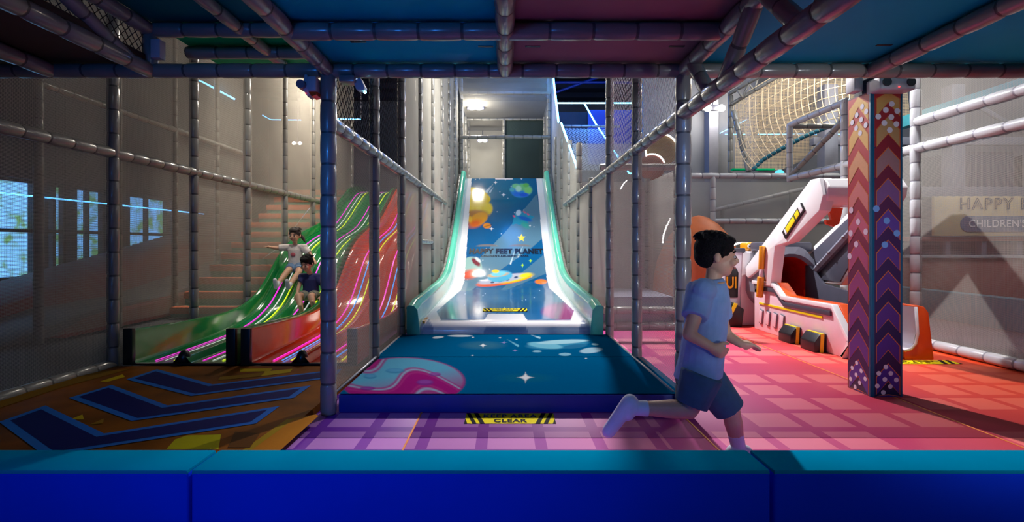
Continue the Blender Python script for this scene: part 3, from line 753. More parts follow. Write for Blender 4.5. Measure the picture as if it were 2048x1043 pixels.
for _ in range(46):
    a = rng.integers(0, nx * ny); ell(D, u, v, u[a], v[a], 0.9, 0.8, rgb(225, 240, 250), soft=0.5)
# yellow asteroid
for e in ((943, 388, 20, 14), (956, 398, 22, 20), (970, 398, 11, 9), (943, 412, 22, 22), (966, 415, 14, 12)): ell(D, u, v, *e, rgb(250, 214, 10), soft=0.1)
for e in ((976, 417, 9, 12), (958, 418, 6, 5), (944, 421, 5, 6)): ell(D, u, v, *e, rgb(255, 226, 50), soft=0.2)
ell(D, u, v, 952, 428, 24, 9, rgb(190, 120, 30), soft=0.3)
ell(D, u, v, 957, 438, 20, 12, rgb(246, 170, 16), -0.5, soft=0.12); ell(D, u, v, 950, 447, 13, 7, rgb(240, 110, 20), -0.3, soft=0.5)
ell(D, u, v, 940, 438, 4, 6, rgb(250, 190, 30), soft=0.2)
# green and blue planet
ell(D, u, v, 1042, 381, 21, 14, rgb(40, 140, 225), soft=0.08)
for (a, b, c_, d_, e) in ((1032, 372, 8, 5, (120, 205, 150)), (1044, 374, 8, 7, (110, 200, 130)), (1056, 380, 8, 8, (130, 210, 120)), (1024, 379, 5, 4, (80, 180, 200)), (1037, 377, 6, 6, (170, 225, 205)), (1052, 370, 6, 4, (100, 190, 90)), (1034, 388, 7, 4, (40, 120, 230)), (1048, 389, 9, 4, (30, 100, 225))):
    ell(D, u, v, a, b, c_, d_, rgb(*e), soft=0.25)
# teal rocket
paint(D, in_poly(u, v, [(1024, 450), (1028, 432), (1034, 420), (1046, 424), (1068, 433), (1062, 440), (1054, 440), (1058, 447), (1046, 444), (1040, 450), (1032, 447)]), rgb(36, 150, 190))
ell(D, u, v, 1037, 425, 5, 6, rgb(200, 230, 250), 0.5, soft=0.2); ell(D, u, v, 1050, 437, 14, 4, rgb(20, 100, 200), 0.3, soft=0.3)
for (a, b) in ((1049, 424), (1028, 432), (1056, 428)): ell(D, u, v, a, b, 3, 1.6, rgb(220, 90, 130), 0.6, soft=0.3)
ell(D, u, v, 1050, 449, 9, 5, rgb(40, 170, 150), 0.6, soft=0.5, alpha=0.8)
# meteors and stars
for (a, b, c_, d_) in ((986, 368, 974, 384), (981, 372, 972, 383), (987, 374, 980, 384), (1031, 497, 1021, 527), (1046, 492, 1036, 513)):
    seg(D, u, v, a, b, c_, d_, 0.6, 1.6, rgb(210, 235, 245), 0.9)
for (a, b, r) in ((991, 364.5, 5), (1007, 389, 6), (1043, 356, 5), (983, 457, 5), (1060, 451, 3)): sparkle(D, u, v, a, b, r * 1.3, r * 1.2, rgb(245, 250, 255))
for (a, b) in ((1045, 530), (1061, 521)): sparkle(D, u, v, a, b, 6, 7, rgb(170, 240, 40))
paint(D, in_poly(u, v, [(1043 + (8 if i % 2 == 0 else 4) * math.sin(i * math.pi / 5), 475.5 - (8 if i % 2 == 0 else 4) * math.cos(i * math.pi / 5)) for i in range(10)]), rgb(250, 225, 50))
ell(D, u, v, 974, 451, 8, 5.5, rgb(240, 150, 40), soft=0.12); seg(D, u, v, 965, 454, 983, 449, 0.7, 0.7, rgb(60, 40, 30))
# low grey hills under the lettering's emblem
ell(D, u, v, 975, 492, 22, 4, rgb(120, 118, 120), soft=0.15, alpha=in_poly(u, v, [(940, 480), (1080, 480), (1080, 493), (940, 493)])); ell(D, u, v, 1040, 492, 22, 4, rgb(120, 118, 120), soft=0.15, alpha=in_poly(u, v, [(940, 480), (1080, 480), (1080, 493), (940, 493)]))
# teal and red ball
ell(D, u, v, 943, 534, 21, 21, rgb(150, 190, 186), soft=0.05); ell(D, u, v, 940, 548, 19, 9, rgb(214, 70, 30), -0.25, soft=0.35); ell(D, u, v, 952, 524, 11, 5, rgb(120, 30, 50), 0.75, soft=0.2); ell(D, u, v, 956, 519, 7, 3, rgb(225, 235, 240), 0.7, soft=0.3)
# flying saucer
ell(D, u, v, 1008, 560, 56, 9, rgb(236, 90, 30), -0.17, soft=0.06); ell(D, u, v, 1030, 556, 34, 7, rgb(244, 220, 30), -0.2, soft=0.25)
ell(D, u, v, 1006, 557, 50, 7.5, rgb(186, 192, 214), -0.17, soft=0.1); ell(D, u, v, 1050, 550, 12, 4, rgb(240, 226, 40), -0.2, soft=0.3)
for (a, b) in ((1000, 562), (1015, 559), (985, 564), (1032, 554)): ell(D, u, v, a, b, 4, 2, rgb(60, 80, 120), -0.15, soft=0.2)
ell(D, u, v, 1000, 552, 25, 11, rgb(80, 180, 222), -0.12, soft=0.08); ell(D, u, v, 996, 549, 20, 4, rgb(236, 170, 60), -0.12, soft=0.25); ell(D, u, v, 997, 547, 15, 5, rgb(120, 210, 235), -0.12, soft=0.2); ell(D, u, v, 991, 542, 7, 3.5, rgb(250, 210, 50), soft=0.2)
ell(D, u, v, 1082, 563, 12, 5, rgb(240, 130, 30), soft=0.15)
# magenta planet printed low on the run-out
ell(D, u, v, 1126, 622, 42, 17, rgb(150, 24, 120), soft=0.12)
ell(D, u, v, 1126, 606, 26, 4, rgb(110, 40, 120), soft=0.6, alpha=0.6)
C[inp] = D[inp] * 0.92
# bluish grey wedges and sockets near the lip
for pl in ([(858, 637), (869, 660), (862, 669), (838, 669), (848, 650)], [(1166, 637), (1156, 660), (1163, 669), (1186, 669), (1176, 650)], [(971, 654), (1052, 654), (1059, 669), (965, 669)]):
    paint(C, in_poly(u, v, pl) * 0.85, rgb(140, 158, 190))
paint(C, in_poly(u, v, [(996, 662), (1034, 662), (1034, 670), (996, 670)]), rgb(170, 185, 205)); paint(C, in_poly(u, v, [(998, 665), (1032, 665), (1033, 670), (998, 670)]), rgb(110, 40, 70))
for y0 in (1.25, 2.9, 5.3, 7.05): paint(C, (np.abs(arcl - y0) < 0.006) * 0.6, rgb(90, 110, 130))
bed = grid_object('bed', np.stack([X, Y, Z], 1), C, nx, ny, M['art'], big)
# side flanges
sec = [(0.930, -0.004), (0.945, 0.03), (0.955, 0.15), (0.958, 0.17), (0.972, 0.185), (0.985, 0.205), (1.0, 0.225), (1.05, 0.228), (1.068, 0.215), (1.075, 0.19), (1.075, -0.10)]
def flange(name, s):
    idx = list(range(0, 7)) + list(range(7, ny, 6)) + [ny - 1]; idx = sorted(set(idx)); mb = MB(); n = len(sec)
    for a, i in enumerate(idx):
        hh = 1.0 if BY[i] > 6.0 else 0.80 + 0.2 * (BY[i] - 5.76) / 0.24
        sl = 0.85 + 0.15 * min(1, max(0, (9.6 - BY[i]) / 2))
        for (x, d) in sec:
            base = BZ[i] if BY[i] > 5.95 or d < 0.03 else 0.26
            z = (base + d * hh * sl) if d > -0.05 else max(0.0, BZ[i] - 0.12) if BY[i] > 6.1 else 0.1
            mb.v.append((s * x, BY[i] - (0.03 if BY[i] < 5.9 else 0), z))
    for a in range(len(idx) - 1):
        for k in range(n - 1):
            mb.f.append([a*n+k, a*n+k+1, (a+1)*n+k+1, (a+1)*n+k]); mb.m.append(1 if k < 3 else 0)
    mb.f.append(list(range(n))); mb.m.append(0)
    o = mb.build(name, [M['mint'], M['mint2']], big, smooth=True); return o
M['mint2'] = mat('frosted_mint_fibreglass', rgb(176, 226, 212), 0.15, coat=0.6, vary=0.04)
flange('side_flange', -1); flange('side_flange', 1)
for s in (-1, 1):   # padded grey piping along the outside of the flanges
    pts = [(s * 1.10, BY[i], BZ[i] + 0.12) for i in range(7, ny, 22)]
    mb = MB()
    for a, b in zip(pts[:-1], pts[1:]): pad_mb(a, b, 0.03, 0.25, 8, mb)
    mb.build('edge_padding', [M['pad'], M['tie']], big, smooth=True)
for (ua, va, ub_, vb) in ((840, 622, 848, 632), (839, 633, 846, 645)):
    a = G(ua, va, 0.30); MB().box((-0.915, 5.80 + (0.16 if va < 630 else 0), 0.262 if va < 630 else 0.235), (-0.885, 5.92 + (0.16 if va < 630 else 0), 0.268 if va < 630 else 0.262)).build('orange_reflector', M['amber'], big)
# lettering on the slide
sl0 = Vector((0, 10.9, float(np.interp(10.9, BY, BZ)))); sl1 = Vector((0, 12.6, float(np.interp(12.6, BY, BZ))))
def on_slide(uc, vc):
    """place lettering where the chute's surface is seen at (uc, vc)"""
    vv = V0 + F * (HC - BZ[8:]) / BY[8:]; i = int(np.argmin(np.abs(vv - vc))) + 8
    yc, zc = BY[i], BZ[i]; xc = (uc - U0) / F * yc
    s = np.concatenate([[0], np.cumsum(np.hypot(np.diff(BY), np.diff(BZ)))]); sc_ = s[i]
    def fn(x, y, z):
        t = sc_ + y; yy = float(np.interp(t, s, BY)); zz = float(np.interp(t, s, BZ))
        dy = float(np.interp(t + .02, s, BY)) - yy; dz = float(np.interp(t + .02, s, BZ)) - zz; L = math.hypot(dy, dz) + 1e-9
        return Vector((xc + x, yy - dz / L * 0.005, zz + dy / L * 0.005))
    return fn
M['ink'] = mat('black_print', rgb(14, 14, 18), 0.25)
fnL = on_slide(1012, 503)
def wide(fn, kx, ky): return lambda x, y, z: fn(x * kx, y * ky, z)
text('lettering', 'HAPPY FEET PLANET', 0.16, wide(fnL, 0.92, 1.55), M['ink'], big, bold=0.010, spacing=1.08)
text('lettering', "CHILDREN'S AMUSEMENT PARK", 0.062, wide(on_slide(1010, 511.5), 1.0, 1.5), M['ink'], big, bold=0.002, spacing=1.05)
def caution(name, x0, x1, y0, y1, fn, parent, lines=2):
    """yellow caution strip with black slanted ends and lettering, fn lays (x, y) on the surface"""
    w_, h_ = x1 - x0, y1 - y0; b = []
    def q(pts, c, lift): b.append(([fn(x0 + a * w_, y0 + e * h_, lift) for a, e in pts], c))
    Yl, K = rgb(240, 220, 20), rgb(16, 16, 18)
    q([(0, 0), (1, 0), (1, 1), (0, 1)], Yl, 0.002)
    for (a, s_) in ((0.0, 1), (0.085, 1), (1.0, -1), (0.915, -1)):
        q([(a, 1), (a + s_ * 0.045, 1), (a + s_ * 0.135, 0), (a + s_ * 0.09, 0)] if a in (0.0, 1.0) else [(a, 1), (a + s_ * 0.05, 1), (a + s_ * 0.14, 0), (a + s_ * 0.09, 0)], K, 0.003)
    q([(0, 0), (0.035, 0), (0, 0.45)], K, 0.003); q([(1, 0), (0.965, 0), (1, 0.45)], K, 0.003)
    o = colour_polys(name, b, M['artfloor'], parent)
    cx = (x0 + x1) / 2
    kx = w_ / 0.567
    text('lettering', 'KEEP AREA', h_ * 0.42, lambda x, y, z: fn(cx + x * kx * .76 * (0.2 / h_), y0 + h_ * 0.68 + y, 0.004), M['ink'], o, bold=0.0025, spacing=1.12)
    text('lettering', 'CLEAR', h_ * 0.42, lambda x, y, z: fn(cx + x * kx * .76 * (0.2 / h_), y0 + h_ * 0.24 + y, 0.004), M['ink'], o, bold=0.0025, spacing=1.12)
    return o
fnC = on_slide(1010, 620)
caution('caution_sticker', -0.28, 0.28, -0.12, 0.12, lambda x, y, z: fnC(x, y, 0) + Vector((0, 0, z)), big)
cs = caution('caution_sign', -0.252, 0.315, 3.235, 3.435, lambda x, y, z: Vector((x, y, z)), None)
tag(cs, 'yellow and black caution sign on the purple floor before the blue mat', 'floor sign')
cs = caution('caution_sign', 3.45, 4.24, 4.86, 5.02, lambda x, y, z: Vector((x, y, z)), None)
tag(cs, 'yellow and black caution sign on the red floor beside the orange ramp', 'floor sign')

# ================================================================== BLUE LANDING MAT
lm = empty('landing_mat', (0, 4.6, 0), 'thick dark blue landing mat with planet print before the space slide', 'mat')
MT = 0.124
bx('front_block', (-1.095, 3.45, 0.0), (1.21, 4.585, MT - 0.004), M['navy_side'], lm, bevel=0.012, seg=2)
bx('rear_block', (-1.13, 4.60, 0.0), (1.13, 5.76, MT - 0.004), M['navy_side'], lm, bevel=0.012, seg=2)
def mat_art(name, x0, x1, y0, y1, nx, ny):
    X, Y = np.meshgrid(np.linspace(x0, x1, nx), np.linspace(y0, y1, ny)); X, Y = X.ravel(), Y.ravel(); Z = np.full(X.shape, MT)
    u = U0 + F * X / Y; v = V0 + F * (HC - Z) / Y
    C = np.tile(np.array(rgb(0, 98, 150)), (nx * ny, 1))
    ell(C, u, v, 960, 700, 260, 30, rgb(0, 100, 150), soft=0.8, alpha=0.7)
    # magenta planet with pale blue bands
    pl = (806, 762, 124, 48)
    ell(C, u, v, *pl, rgb(166, 30, 128), 0.0, 0.02)
    ins = np.clip((1.0 - in_ell(u, v, *pl)) * 20, 0, 1)
    px_, py_ = (u - 806) / 124, (v - 762) / 48
    wv = np.sin(3.4 * py_ + 1.3 * np.sin(3.1 * px_ + 0.6) + 0.7 * np.sin(5.0 * px_ - 2.2 * py_))
    paint(C, ins * np.clip((wv * -1 - 0.05) * 3, 0, 1) * np.clip(0.75 - 0.9 * py_ - 0.35 * px_, 0, 1), rgb(96, 176, 210))
    paint(C, ins * np.exp(-((wv - 0.15) / 0.16) ** 2) * 0.75, rgb(150, 200, 230))
    paint(C, ins * np.exp(-((wv - 0.62) / 0.10) ** 2) * 0.45, rgb(196, 70, 150))
    for (a, b, c_, d_, cl) in ((790, 741, 19, 5, (64, 140, 186)), (740, 752, 13, 5, (64, 140, 186)), (850, 764, 17, 6, (126, 50, 150)), (735, 776, 15, 4, (120, 40, 140)), (870, 748, 12, 4, (130, 60, 150))):
        ell(C, u, v, a, b, c_, d_, rgb(*cl), 0.0, 0.15, alpha=ins * 0.85)
        ell(C, u, v, a, b - 1.2, c_ * .8, d_ * .6, rgb(*[min(255, x + 40) for x in cl]), 0.0, 0.3, alpha=ins * 0.5)
    # ice asteroid
    for (a, b, c_, d_, r_, cl) in ((1115, 688, 60, 9, -0.06, (60, 150, 190)), (1090, 690, 34, 6, 0.1, (120, 200, 225)), (1125, 683, 50, 4, -0.05, (170, 225, 240)), (1150, 692, 24, 4, -0.1, (40, 120, 165)), (1182, 700, 22, 5.5, -0.1, (170, 215, 235)), (1130, 708, 12, 3, 0, (140, 200, 225)), (1190, 688, 7, 2, 0.1, (150, 210, 230)), (1074, 702, 9, 2, 0, (140, 200, 225)), (876, 674, 11, 2.4, -0.1, (225, 240, 250)), (920, 671, 24, 2, 0, (225, 240, 250))):
        ell(C, u, v, a, b, c_, d_, rgb(*cl), r_, 0.12)
    ell(C, u, v, 965, 690, 38, 7, rgb(70, 130, 150), soft=0.4, alpha=0.5); ell(C, u, v, 1051, 755, 50, 8, rgb(20, 110, 140), soft=0.4, alpha=0.5)
    sparkle(C, u, v, 966, 690, 12, 7, rgb(245, 252, 255)); sparkle(C, u, v, 1051, 754, 25, 15, rgb(245, 252, 255)); sparkle(C, u, v, 1030, 700, 9, 4, rgb(150, 150, 210)); sparkle(C, u, v, 1008, 684.5, 9, 4, rgb(150, 150, 210))
    seg(C, u, v, 1014, 678, 1036, 691, 0.5, 2.0, rgb(120, 200, 230)); seg(C, u, v, 1062, 669, 1079, 675, 0.5, 2.0, rgb(170, 220, 240))
    for (a, b) in ((946, 674), (1033, 678), (945, 710), (1172, 716), (1000, 675)): ell(C, u, v, a, b, 2, 1, rgb(235, 245, 250), soft=0.4)
    C *= 0.55
    return grid_object(name, np.stack([X, Y, Z], 1), C, nx, ny, M['artmat'], lm)
mat_art('front_print', -1.09, 1.205, 3.455, 4.583, 380, 150)
mat_art('rear_print', -1.125, 1.125, 4.602, 5.757, 330, 110)
# narrow side gap fillers under the nets are the mat's white border
for s, xx in ((-1, -1.128), (1, 1.122)): strip('edge_piping', [(xx, 3.5, MT), (xx, 5.74, MT)], 0.010, M['padl'], lm)

# ================================================================== CHEVRON MAT
cm = empty('chevron_mat', (-2.3, 3.2, 0), 'amber and brown mat with three dark blue chevron arrows', 'mat')
M['ambermat'] = mat('amber_brown_vinyl', rgb(128, 72, 8), 0.6, vary=0.5, scale=2.2, spec=0.05)
bx('body', (-3.39, 2.215, -0.03), (-1.235, 4.58, 0.05), M['ambermat'], cm, bevel=0.012, seg=2)
pz = 0.0525
def gp(pts, z): return [G(a, b, z) for a, b in pts]
Ye, Or = rgb(196, 168, 14), rgb(170, 106, 16)
shapes = [([(333, 897), (350, 878), (374, 870), (442, 868), (437, 897)], rgb(190, 182, 10)), ([(484, 900), (540, 862), (573, 838), (632, 828), (637, 831), (560, 900)], Or), ([(484, 900), (573, 838), (590, 836), (502, 900)], rgb(150, 120, 16)),
          ([(200, 762), (245, 748), (250, 753), (215, 763)], Ye), ([(480, 737), (545, 736), (540, 742), (480, 743)], Ye), ([(520, 752), (530, 742), (585, 737), (580, 744)], Ye), ([(436, 760), (440, 753), (530, 744), (520, 752)], rgb(140, 104, 12)),
          ([(60, 775), (200, 742), (262, 737), (120, 775), (0, 815), (0, 800)], rgb(128, 92, 16)), ([(140, 838), (165, 828), (168, 838)], Ye), ([(180, 848), (208, 836), (206, 846)], rgb(150, 110, 14)), ([(456, 894), (470, 862), (520, 866), (500, 894)], rgb(88, 52, 12))]
for k_, (p, c) in enumerate(shapes): colour_polys('amber_shape', [(gp(p, pz - 0.0018 + 0.00025 * k_), c)], M['artfloor'], cm)
chev = [[(-2, 843), (91, 810), (208, 866), (560, 811), (512, 846), (90, 911)], [(138, 795), (223, 769), (335, 810), (622, 770), (588, 794.5), (263, 841)], [(252.7, 758), (314, 737.5), (425, 768), (684, 737), (668, 754), (382, 791)]]
for p in chev:
    W_ = gp(p, pz + 0.001); c = sum(W_, Vector()) / 6
    def inset(W_, d):
        n = len(W_); out = []
        area = sum(W_[i].x * W_[(i+1) % n].y - W_[(i+1) % n].x * W_[i].y for i in range(n)); sg = 1 if area > 0 else -1
        for i in range(n):
            a, b, e = W_[i-1], W_[i], W_[(i+1) % n]; d1 = (b - a).normalized(); d2 = (e - b).normalized()
            n1 = Vector((-d1.y, d1.x, 0)) * sg; n2 = Vector((-d2.y, d2.x, 0)) * sg
            m_ = (n1 + n2); k = d / max(0.2, (1 + n1.dot(n2))); out.append(b + m_ * k)
        return out
    I_ = inset(W_, 0.045); I_ = [q + Vector((0, 0, 0.001)) for q in I_]
    colour_polys('chevron', [([W_[0], W_[1], W_[2], W_[5]], rgb(34, 112, 205)), ([W_[2], W_[3], W_[4], W_[5]], rgb(34, 112, 205)), ([I_[0], I_[1], I_[2], I_[5]], rgb(6, 16, 96)), ([I_[2], I_[3], I_[4], I_[5]], rgb(12, 22, 96))], M['artfloor'], cm)

# ================================================================== RACING SLIDES
RP = np.array([(4.62, .36, .30), (5.4, .325, .255), (6.15, .305, .215), (6.6, .34, .18), (7.03, .46, .155), (7.4, .73, .14), (7.77, 1.03, .13), (8.2, 1.22, .13), (8.7, 1.36, .13), (9.2, 1.46, .13), (9.6, 1.56, .13), (10.1, 1.79, .13), (10.6, 2.06, .13), (11.15, 2.33, .13), (11.8, 2.43, .13), (12.4, 2.45, .13)])
RY, RZ = smooth_profile(RP[:, :2], 90, 0.13); RH = np.interp(RY, RP[:, 0], RP[:, 2]); RB = RZ - RH
def bedz(y): return float(np.interp(y, RY, RB))
def racing(x0, x1, m, label, strips):
    t = empty('racing_slide', ((x0 + x1) / 2, 4.62, 0), label, 'slide', 'racing slides'); w_ = x1 - x0; mid = (x0 + x1) / 2
    secs = [(x0, 'low'), (x0, 'top-'), (x0 + .012, 'top'), (x0 + .045, 'top'), (x0 + .058, 'top-'), (x0 + .062, .03), (x0 + .085, .004), (x0 + .12, 0), (mid - .10, 0), (mid - .075, .012), (mid - .04, .055), (mid, .07)]
    secs = secs + [(x0 + x1 - x, k) for x, k in reversed(secs[:-1])]; n = len(secs); mb = MB()
    for i in range(len(RY)):
        for x, k in secs:
            z = {'low': max(0.05, RB[i] - 0.1), 'top-': RZ[i] - 0.012, 'top': RZ[i]}.get(k) if isinstance(k, str) else RB[i] + k
            mb.v.append((x, RY[i], z))
    for i in range(len(RY) - 1):
        for k in range(n - 1): mb.f.append([i*n+k, i*n+k+1, (i+1)*n+k+1, (i+1)*n+k]); mb.m.append(0)
    mb.build('chute', m, t, smooth=True)
    for xx in (x0, x1 - .07):      # rubber end caps of the flanges
        bx('end_cap', (xx - .012, 4.585, 0.05), (xx + .072, 4.635, 0.372), M['dark_lip'], t, bevel=0.012)
    MB().ball((mid, 4.66, 0.10), (0.05, 0.06, 0.075), 12).build('ridge_end', M['dark_lip'], t, smooth=True)
    bx('front_sill', (x0 + .06, 4.60, 0.05), (x1 - .06, 4.64, 0.066), M['dark_lip'], t)
    for fx, mk, a, b, wd in strips:
        ii = [i for i in range(len(RY)) if a <= RY[i] <= b]; sm = MB(); x = x0 + fx * w_
        vs = []
        for i in ii:
            for dx in (-wd, wd): vs.append((x + dx, RY[i], RB[i] + 0.006))
        sm.add(vs, [(2*k, 2*k+1, 2*k+3, 2*k+2) for k in range(len(ii) - 1)])
        sm.build('light_strip', M[mk], t)
    return t
racing(-3.33, -2.36, M['green'], 'glossy deep green racing slide lit with colour strips, children sliding down',
       [(0.20, 'led_m', 4.66, 12, 0.009), (0.29, 'led_w', 4.66, 12, 0.008), (0.37, 'led_y', 4.66, 12, 0.008), (0.64, 'led_m', 4.66, 12, 0.009), (0.73, 'led_w', 4.66, 12, 0.009), (0.82, 'led_y', 4.66, 12, 0.009)])
racing(-2.30, -1.30, M['orange_slide'], 'glossy flame orange racing slide lit with colour strips, beside the dark post',
       [(0.22, 'led_m', 4.66, 12, 0.009), (0.30, 'led_b', 4.66, 12, 0.008), (0.38, 'led_y', 4.66, 12, 0.008), (0.66, 'led_m', 4.66, 12, 0.009), (0.74, 'led_b', 4.66, 12, 0.008), (0.83, 'led_y', 4.66, 12, 0.008)])
# ================================================================== FOAM STAIRS, RAMPS
st = empty('foam_stairs', (-4.35, 8.0, 0), 'orange and teal foam stairs climbing behind the net beside the green slide', 'stairs')
for i in range(12):
    y = 8.0 + i * 0.36; z = 0.05 + i * 0.2
    bx('step', (-5.1, y, max(0, z - 0.35)), (-3.52, y + 0.6, z + 0.1), M['stept'], st, bevel=0.02)
    bx('nosing', (-5.11, y - 0.015, z + 0.0), (-3.51, y + 0.2, z + 0.108), M['stepo'], st, bevel=0.015)
rp = empty('foam_ramp', (-7.0, 8.0, 0), 'dark red and slate foam ramp rising below the windows', 'ramp')
MB().prism([(-7.6, 5.6, 0.0), (-7.6, 14.5, 0.0), (-7.6, 14.5, 1.85), (-7.6, 5.6, 0.12)], (1.2, 0, 0)).build('red_side', M['redpad'], rp, bevel=0.02)
MB().prism([(-6.35, 5.6, 0.0), (-6.35, 13.5, 0.0), (-6.35, 13.5, 1.1), (-6.35, 8.5, 0.30), (-6.35, 7.0, 0.25), (-6.35, 5.6, 0.02)], (0.9, 0, 0)).build('slate_side', M['slate'], rp, bevel=0.02)
MB().prism([(-5.42, 6.2, 0.0), (-5.42, 12.0, 0.0), (-5.42, 12.0, 0.55), (-5.42, 6.8, 0.18)], (0.22, 0, 0)).build('red_kerb', M['redpad'], rp, bevel=0.02)
ro = strip('hanging_cord', [P(620, 415, 8.9), P(600, 440, 8.9), P(575, 475, 8.7), P(550, 500, 8.5), P(525, 517, 8.2)], 0.006, M['cordw'], None)
tag(ro, 'thin pale cord hanging beside the girl on the slide', 'cord')

# ================================================================== PATTERNED COLUMN
CX0, CX1, CY0, CY1, CZ = 2.657, 2.885, 3.815, 4.075, 2.232
cl = empty('padded_column', ((CX0 + CX1) / 2, (CY0 + CY1) / 2, 0), 'square column wrapped in orange to purple chevron padding with white dots', 'column')
bx('core', (CX0 + 0.004, CY0 + 0.004, 0.0), (CX1 - 0.004, CY1, CZ - 0.012), M['navy_side'], cl, bevel=0.006)
def lerp(stops, t):
    for (a, ca), (b, cb) in zip(stops[:-1], stops[1:]):
        if t <= b: k = (t - a) / (b - a); return tuple(x + (y - x) * k for x, y in zip(ca, cb))
    return stops[-1][1]
panelA = [(0, (236, 188, 80)), (.13, (226, 176, 110)), (.25, (216, 130, 120)), (.38, (200, 90, 120)), (.55, (160, 64, 120)), (.72, (112, 52, 130)), (.88, (84, 54, 150)), (1, (56, 44, 140))]
panelB = [(0, (220, 176, 80)), (.13, (180, 140, 120)), (.25, (138, 90, 140)), (.38, (98, 62, 160)), (.55, (92, 44, 130)), (.72, (84, 40, 136)), (.88, (66, 40, 150)), (1, (24, 40, 160))]
bandA = [(0, (200, 60, 50)), (.25, (180, 40, 60)), (.5, (120, 28, 70)), (.75, (62, 26, 80)), (1, (36, 26, 74))]
bandB = [(0, (180, 36, 44)), (.2, (130, 20, 50)), (.4, (70, 22, 90)), (.6, (52, 18, 84)), (.8, (34, 22, 84)), (1, (14, 24, 70))]
def face(name, fn, width, panel, band, edge):
    polys = []; pitch = 0.2245; w2 = width / 2
    polys.append(([fn(-w2, 0, 0), fn(w2, 0, 0), fn(w2, CZ - 0.012, 0), fn(-w2, CZ - 0.012, 0)], rgb(*lerp(band, 0.5))))
    a = w2 - edge
    rows = int(CZ / pitch) + 2
    def clip_low(pts): return [(x, max(0.004, min(CZ - 0.02, y))) for x, y in pts]
    for i in range(-1, rows):
        za = CZ - 0.10 - i * pitch                   # apex height of the band
        t = min(1, max(0, 1 - za / CZ)); drop = a * 1.12
        bc = rgb(*lerp(band, t)); pc = rgb(*lerp(panel, min(1, t + 0.03)))
        if za + 0.15 < 0.02: continue
        # full dark chevron cell behind, then outline, then panel below the band
        cell = clip_low([(0, za), (w2, za - drop - 0.01), (w2, za - drop - pitch), (0, za - pitch), (-w2, za - drop - pitch), (-w2, za - drop - 0.01)])
        polys.append(([fn(x, y, 0.0008 + 0.00002 * i) for x, y in cell], bc))
        zt = za - 0.092
        for d, c_, lift in ((0.0, rgb(214, 110, 50), 0.0016), (0.006, pc, 0.0022)):
            pn = clip_low([(0, zt - d * 1.3), (a - d, zt - drop - d * 0.6), (a - d, zt - drop - pitch + 0.092 + d * 1.2), (0, za - pitch + d * 1.3), (-a + d, zt - drop - pitch + 0.092 + d * 1.2), (-a + d, zt - drop - d * 0.6)])
            polys.append(([fn(x, y, lift) for x, y in pn], c_))
    o = colour_polys(name, polys, M['artcol'], cl)
    return o
fA = lambda x, y, l: Vector((CX0 - l, (CY0 + CY1) / 2 - x, y))
fB = lambda x, y, l: Vector(((CX0 + CX1) / 2 + 0.012 + x, CY0 - l, y))
face('patterned_cover', fA, 0.245, panelA, bandA, 0.012); face('patterned_cover', fB, 0.200, panelB, bandB, 0.012)
bx('edge_strip', (CX0 - 0.003, CY0 - 0.003, 0.0), (CX0 + 0.028, CY0 + 0.012, CZ - 0.005), mat('teal_edge_strip', rgb(0, 90, 130), 0.4), cl, bevel=0.004)
bx('edge_strip', (CX1 - 0.012, CY0 - 0.002, 0.0), (CX1 + 0.003, CY0 + 0.2, CZ - 0.005), bpy.data.materials['teal_edge_strip'], cl, bevel=0.003)
dots = []
def dot(fn, x, y, r, c):
    dots.append(([fn(x + r * math.cos(k * math.pi / 8), y + r * math.sin(k * math.pi / 8), 0.0032) for k in range(16)], rgb(*c)))
def px_dot(uu, vv, r=0.021, c=(236, 232, 246)):
    if uu > 1742:
        x = (uu - U0) / F * CY0 - ((CX0 + CX1) / 2 + 0.012); z = HC - (vv - V0) / F * CY0
        if abs(x) < 0.09: dot(fB, x, z, r, c)
    else:
        yy = F * CX0 / (uu - U0); z = HC - (vv - V0) / F * yy; x = (CY0 + CY1) / 2 - yy
        if abs(x) < 0.105: dot(fA, x, z, r, c)
for a, b in ((1725, 213), (1733, 223), (1714, 230), (1723, 239), (1705, 245), (1732, 250), (1713, 256), (1721, 266), (1783, 208), (1771, 220), (1794, 222), (1756, 233), (1782, 234), (1768, 246), (1792, 248), (1779, 260)): px_dot(a, b)
for a, b in ((1703, 420), (1717, 443), (1732, 463), (1702, 466), (1713, 488), (1700, 512)): px_dot(a, b, 0.024, (232, 205, 226))
for a, b in ((1752, 417), (1773, 441), (1793, 466), (1748, 465), (1769, 489), (1748, 511)): px_dot(a, b, 0.024, (120, 170, 240))
for a, b in ((1714, 725), (1705, 735), (1723, 741), (1713, 749), (1702, 757), (1731, 757), (1720, 765), (1711, 773), (1771, 733), (1757, 746), (1781, 746), (1769, 758), (1792, 759), (1754, 771), (1780, 772), (1766, 784)): px_dot(a, b, 0.017)
colour_polys('printed_dots', dots, M['artcol'], cl)
bx('steel_core', (CX0 + 0.02, CY0 + 0.05, CZ - 0.01), (CX1 - 0.09, CY1 - 0.05, 2.9), M['black'], cl)

